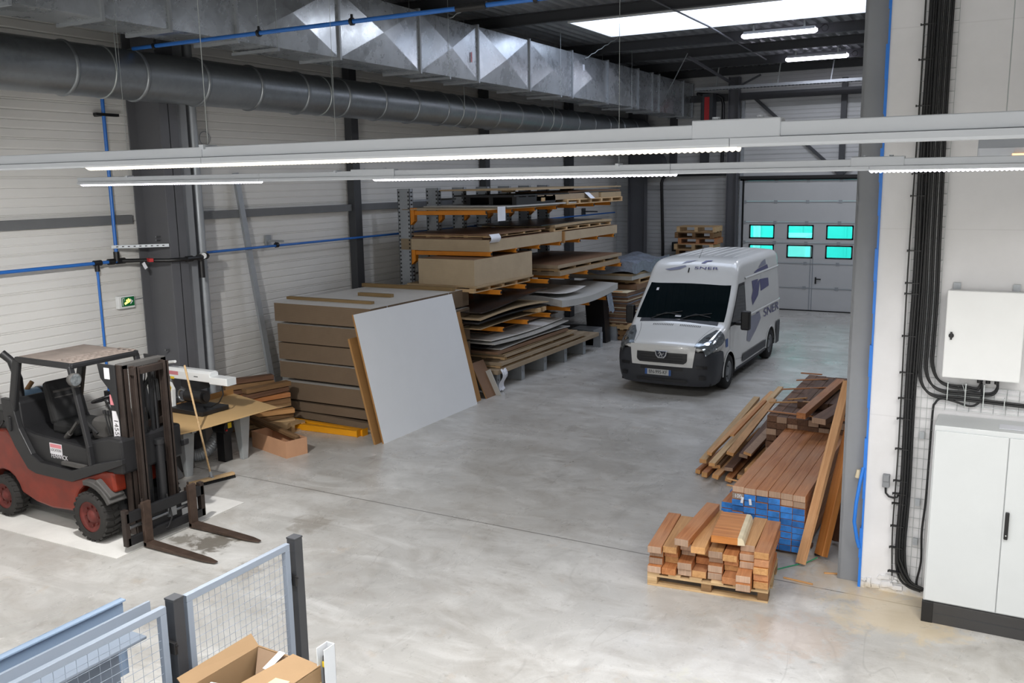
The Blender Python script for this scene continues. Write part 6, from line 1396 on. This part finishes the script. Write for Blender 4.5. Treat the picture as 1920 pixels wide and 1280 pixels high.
part(t, 'right_flap', MB().add([(L/2, -Wd/2, Hh+.002), (L/2, Wd/2, Hh+.002), (.04, Wd/2-.01, Hh+.02), (.02, -Wd/2+.02, Hh+.03), (L/2, -Wd/2, Hh+.006), (L/2, Wd/2, Hh+.006), (.04, Wd/2-.01, Hh+.026), (.02, -Wd/2+.02, Hh+.036)], [(0, 1, 2, 3), (7, 6, 5, 4), (0, 3, 7, 4), (3, 2, 6, 7), (2, 1, 5, 6)], False), 'card')
part(t, 'left_flap', MB().add([(-L/2, -Wd/2, Hh), (-L/2, Wd/2, Hh), (-L/2-.05, Wd/2, Hh+.05), (-L/2-.05, -Wd/2, Hh+.04), (-L/2+.004, -Wd/2, Hh), (-L/2+.004, Wd/2, Hh), (-L/2-.046, Wd/2, Hh+.054), (-L/2-.046, -Wd/2, Hh+.044)], [(0, 1, 2, 3), (7, 6, 5, 4), (0, 3, 7, 4), (3, 2, 6, 7)], False), 'card')
part(t, 'far_flap', MB().add([(-L/2, Wd/2, Hh), (L/2-.18, Wd/2, Hh), (L/2-.2, Wd/2-.12, Hh-.1), (-L/2+.1, Wd/2-.13, Hh-.11), (-L/2, Wd/2+.004, Hh), (L/2-.18, Wd/2+.004, Hh)], [(0, 1, 2, 3), (3, 2, 5, 4)], False), 'card_in')
part(t, 'near_flap', MB().add([(-L/2, -Wd/2, Hh), (.05, -Wd/2, Hh), (.04, -Wd/2+.17, Hh-.02), (-L/2+.03, -Wd/2+.16, Hh-.04)], [(0, 1, 2, 3)], False), 'card_in')
part(t, 'tape', MB().bx(L/2, L/2+.002, -.03, .03, .1, Hh+.003).box((.13, .0, Hh+.021), (.16, .05, .001), Matrix.Rotation(-.08, 3, 'Y')).bx(L/2, L/2+.0025, -Wd/2, Wd/2, .1, .15), 'tape')
part(t, 'white_tape', MB().box((-.03, .16, Hh+.0), (.04, .12, .002), Matrix.Rotation(.3, 3, 'X')), 'tape_w'); part(t, 'white_tape', MB().box((-.06, -.12, Hh-.01), (.2, .05, .002), Matrix.Rotation(.2, 3, 'Z')), 'tape_w')
# white light-curtain column beside the box
t = thing('sensor_column', 'white folded-metal column with a dark sensor inside, at the bottom edge', 'column', (-2.75, 3.12, 0))
part(t, 'channel', MB().bx(-2.805, -2.80, 3.06, 3.14, 0, 1.9).bx(-2.805, -2.755, 3.135, 3.14, 0, 1.9).bx(-2.76, -2.755, 3.06, 3.14, 0, 1.9), 'trunk', world=True, bev=.002)
part(t, 'sensor', MB().bx(-2.795, -2.765, 3.09, 3.13, 0, 1.85), 'black', world=True, bev=.006); part(t, 'sensor_cap', MB().cyl((-2.78, 3.11, 1.85), (-2.78, 3.11, 1.87), .012, 12), 'pine_old', world=True)
part(t, 'yellow_band', MB().bx(-2.796, -2.764, 3.088, 3.09, 1.79, 1.82), 'yellow_plastic', world=True)

# ================================================================ work table, saw and clutter by the left wall
t = thing('work_table', 'low bench with a raw board top and tapered grey legs', 'table', (-10.2, 9.0, 0))
poly = [(-10.9, 7.9), (-9.82, 7.9), (-9.69, 8.5), (-9.60, 9.93), (-10.88, 10.3)]
part(t, 'table_top', MB().prism(poly, 2, .765, .785), 'table_top', world=True, bev=.003)
part(t, 'upstand', MB().beam((-10.89, 7.9, .83), (-10.87, 10.28, .83), .018, .09), 'ply_edge', world=True)
part(t, 'apron', MB().bx(-10.3, -10.2, 8.0, 8.9, .66, .765).bx(-10.8, -9.95, 8.6, 8.68, .66, .765).bx(-10.8, -9.95, 9.58, 9.66, .66, .765), 'table_leg', world=True, bev=.004)
for x, y in ((-10.12, 8.64), (-10.02, 9.62), (-10.78, 8.64), (-10.78, 9.62), (-10.2, 7.98)):
    m = MB(); a, b = .10, .05
    m.add([(x-b, y-b, 0), (x+b*.4, y-b, 0), (x+b*.4, y+b, 0), (x-b, y+b, 0), (x-a, y-a, .66), (x+a*.6, y-a, .66), (x+a*.6, y+a, .66), (x-a, y+a, .66)], [(3, 2, 1, 0), (4, 5, 6, 7), (0, 1, 5, 4), (1, 2, 6, 5), (2, 3, 7, 6), (3, 0, 4, 7)], False)
    part(t, 'leg', m, 'table_leg', world=True, bev=.006)
t = thing('radial_arm_saw', 'white radial arm saw with a long overhanging arm, behind the forklift mast', 'saw', (-11.0, 9.15, 0))
part(t, 'pedestal', MB().bx(-11.0, -10.94, 8.95, 9.3, .0, .95).cyl((-10.96, 9.15, .8), (-10.96, 9.15, 1.3), .05, 14), 'steel', world=True, bev=.006)
a = part(t, 'arm', MB().prism([(9.12, 1.27), (9.12, 1.40), (9.16, 1.43), (9.26, 1.43), (9.3, 1.40), (9.3, 1.27)], 0, -11.02, -10.1).prism([(9.12, 1.25), (9.12, 1.36), (9.3, 1.36), (9.3, 1.25)], 0, -10.12, -9.76), 'white', world=True, bev=.012)
part(a, 'arm_end', MB().bx(-9.76, -9.75, 9.125, 9.295, 1.252, 1.358), 'cab', world=True)
part(a, 'red_marking', MB().bx(-10.95, -10.75, 9.117, 9.12, 1.33, 1.385), 'sticker_red', world=True); part(a, 'yellow_marking', MB().bx(-10.92, -10.84, 9.117, 9.12, 1.265, 1.3), 'yellow_plastic', world=True)
part(a, 'rating_mark', MB().bx(-10.42, -10.34, 9.117, 9.12, 1.335, 1.345), 'black', world=True)
part(t, 'blade_guard', MB().prism([(-11.04, .86), (-10.82, .84), (-10.80, 1.12), (-10.86, 1.22), (-11.04, 1.24)], 1, 9.02, 9.1), 'white', world=True, bev=.012)
part(t, 'guard_marking', MB().bx(-11.0, -10.93, 9.017, 9.02, 1.0, 1.06), 'sticker_red', world=True); part(t, 'guard_corner', MB().prism([(-10.88, 1.2), (-10.82, 1.1), (-10.80, 1.16), (-10.85, 1.23)], 1, 9.015, 9.02), 'yellow_plastic', world=True)
part(t, 'motor', MB().cyl((-10.55, 9.1, 1.05), (-10.2, 9.1, 1.05), .1, 18).cyl((-10.2, 9.1, 1.05), (-10.16, 9.1, 1.05), .06, 12).bx(-10.5, -10.3, 9.12, 9.3, 1.15, 1.26), 'fl_black', world=True)
part(t, 'belt_pulley', MB().ring((-10.62, 9.06, 1.05), (0, 1, 0), .085, .018, 20, 6).cyl((-10.62, 9.04, 1.05), (-10.62, 9.08, 1.05), .03, 12), 'steel', world=True)
part(t, 'base_table', MB().bx(-10.9, -10.15, 8.98, 9.5, .79, .86), 'fl_black', world=True, bev=.01)
part(t, 'crank_handle', MB().tube([(-11.0, 9.12, 1.44), (-10.98, 9.1, 1.5), (-10.85, 9.08, 1.53), (-10.72, 9.06, 1.55)], .022, 10), 'white', world=True)
part(t, 'power_cable', MB().tube([(-9.95, 9.2, 1.25), (-9.93, 9.2, 1.1), (-10.0, 9.18, .98), (-10.15, 9.16, .9), (-10.35, 9.2, .87)], .01, 7), 'cable', world=True)
t = thing('dust_hose', 'grey flexible dust hose looping under the bench', 'hose', (-10.5, 9.3, 0))
pts = [(-10.75, 9.9, .55), (-10.6, 9.85, .6), (-10.45, 9.6, .5), (-10.42, 9.45, .3), (-10.5, 9.25, .12), (-10.65, 9.1, .1)]
part(t, 'hose', MB().tube(bez(pts, 8), .085, 14), 'galva', world=True)
m = MB()
P_ = bez(pts, 8)
for i in range(1, len(P_)-1, 1): m.ring(P_[i], P_[i+1]-P_[i-1], .086, .008, 16, 5)
part(t, 'hose_ribs', m, 'galva', kind='stuff', world=True)
t = thing('motor_box', 'dark motor with yellow and red labels under the bench', 'motor', (-10.1, 9.4, .45))
part(t, 'casing', MB().cyl((-10.35, 9.42, .52), (-10.1, 9.42, .52), .1, 16).bx(-10.3, -10.15, 9.35, 9.5, .0, .45), 'fl_black', world=True); part(t, 'label_plate', MB().bx(-10.11, -10.095, 9.4, 9.47, .52, .6), 'yellow_plastic', world=True); part(t, 'red_knob', MB().cyl((-10.1, 9.36, .5), (-10.08, 9.36, .5), .015, 10), 'red_plastic', world=True)
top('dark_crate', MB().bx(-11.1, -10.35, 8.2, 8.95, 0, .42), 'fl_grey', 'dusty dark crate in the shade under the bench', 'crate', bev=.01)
# broom
t = thing('broom', 'wide wooden push broom, its handle leaning on the saw', 'broom', (-9.6, 8.57, 0))
part(t, 'head', MB().beam((-9.7, 8.24, .065), (-9.50, 8.89, .065), .08, .035), 'pine', world=True, bev=.006)
m = MB()
for i in range(40):
    p = Vector((-9.7, 8.24, .05)).lerp(Vector((-9.50, 8.89, .05)), (i+.5)/40)
    for q in (-.025, .025): m.cyl(p+Vector((q, 0, 0)), p+Vector((q*1.3, .003, -.05)), .009, 5, .006)
part(t, 'bristles', m, 'black_mat', kind='stuff', world=True)
part(t, 'handle', MB().cyl((-9.60, 8.57, .08), (-9.75, 8.39, 1.7), .014, 12), 'pine', world=True)
part(t, 'socket', MB().cyl((-9.60, 8.57, .08), (-9.61, 8.56, .17), .022, 10).bx(-9.64, -9.56, 8.55, 8.59, .08, .095), 'galva', world=True)
# plywood crate with a round post in it
t = thing('plywood_crate', 'small open plywood crate on the floor before the wood pile', 'crate', (-9.86, 10.2, 0), -.26)
Lx, Ly, h_ = .49, .19, .26
part(t, 'bottom', MB().bx(-Lx, Lx, -Ly, Ly, 0, .015), 'box_wood')
for s in (-1, 1):
    part(t, 'long_side', MB().bx(-Lx, Lx, min(s*Ly, s*(Ly-.018)), max(s*Ly, s*(Ly-.018)), .015, h_), 'box_wood', bev=.001)
    part(t, 'short_side', MB().bx(min(s*Lx, s*(Lx-.018)), max(s*Lx, s*(Lx-.018)), -Ly+.018, Ly-.018, .015, h_), 'box_wood', bev=.001)
timber('wooden_post', (-10.75, 10.5, .36), (-9.43, 10.16, .255), .09, .08, 'pine_old', 'weathered wooden post lying in the plywood crate', 'post', bev=.02)
timber('wooden_post', (-11.0, 10.62, .3), (-10.35, 10.48, .2), .08, .06, 'pine_old', 'thin weathered lath behind the plywood crate', 'lath', bev=.004)
# heap of pallet wood against the wall
zl = [(.04, 'pine_old'), (.13, 'pine'), (.22, 'pine_old'), (.31, 'timber_lt'), (.40, 'pine'), (.49, 'pine_old'), (.58, 'timber'), (.67, 'timber_dk'), (.76, 'pine_old'), (.85, 'timber_dk')]
for i, (z, mt) in enumerate(zl):
    for q in range(2):
        a = U(-.35, .35); x = -11.22+.42*q+U(-.03, .03); y = 10.95+U(-.04, .04); d = Vector((math.sin(a)+.35, math.cos(a), 0)).normalized()
        if i == 9 and q: continue
        timber('pallet_timber', Vector((x, y, z))+d*.42, Vector((x, y, z))-d*.42, .13 if i < 8 else .16, .075, (mt, mt, mt), 'rough length in the heap between bench and chipboards, %s layer up, %s' % (ORD[i], ('wall side', 'bench side')[q]), 'timber', 'rough timbers heaped by the left wall')
skid(-10.95, -10.35, 10.75, 11.35, 0, .14, 'broken pallet end with a red paint mark, beside the rough timber heap', 3, 'pine')
top('red_block', MB().bx(-10.62, -10.5, 10.72, 10.748, .04, .12), 'red_plastic', 'small red block at the broken pallet end', 'block', bev=.003)
timber('pallet_timber', (-10.2, 10.8, .2), (-10.75, 10.6, .2), .12, .09, 'pine', 'short light block end beside the plywood crate', 'timber')
timber('bearer', (-10.3, 10.85, .075), (-10.65, 10.62, .075), .2, .15, 'pine_old', 'low block carrying the short light timber', 'block')
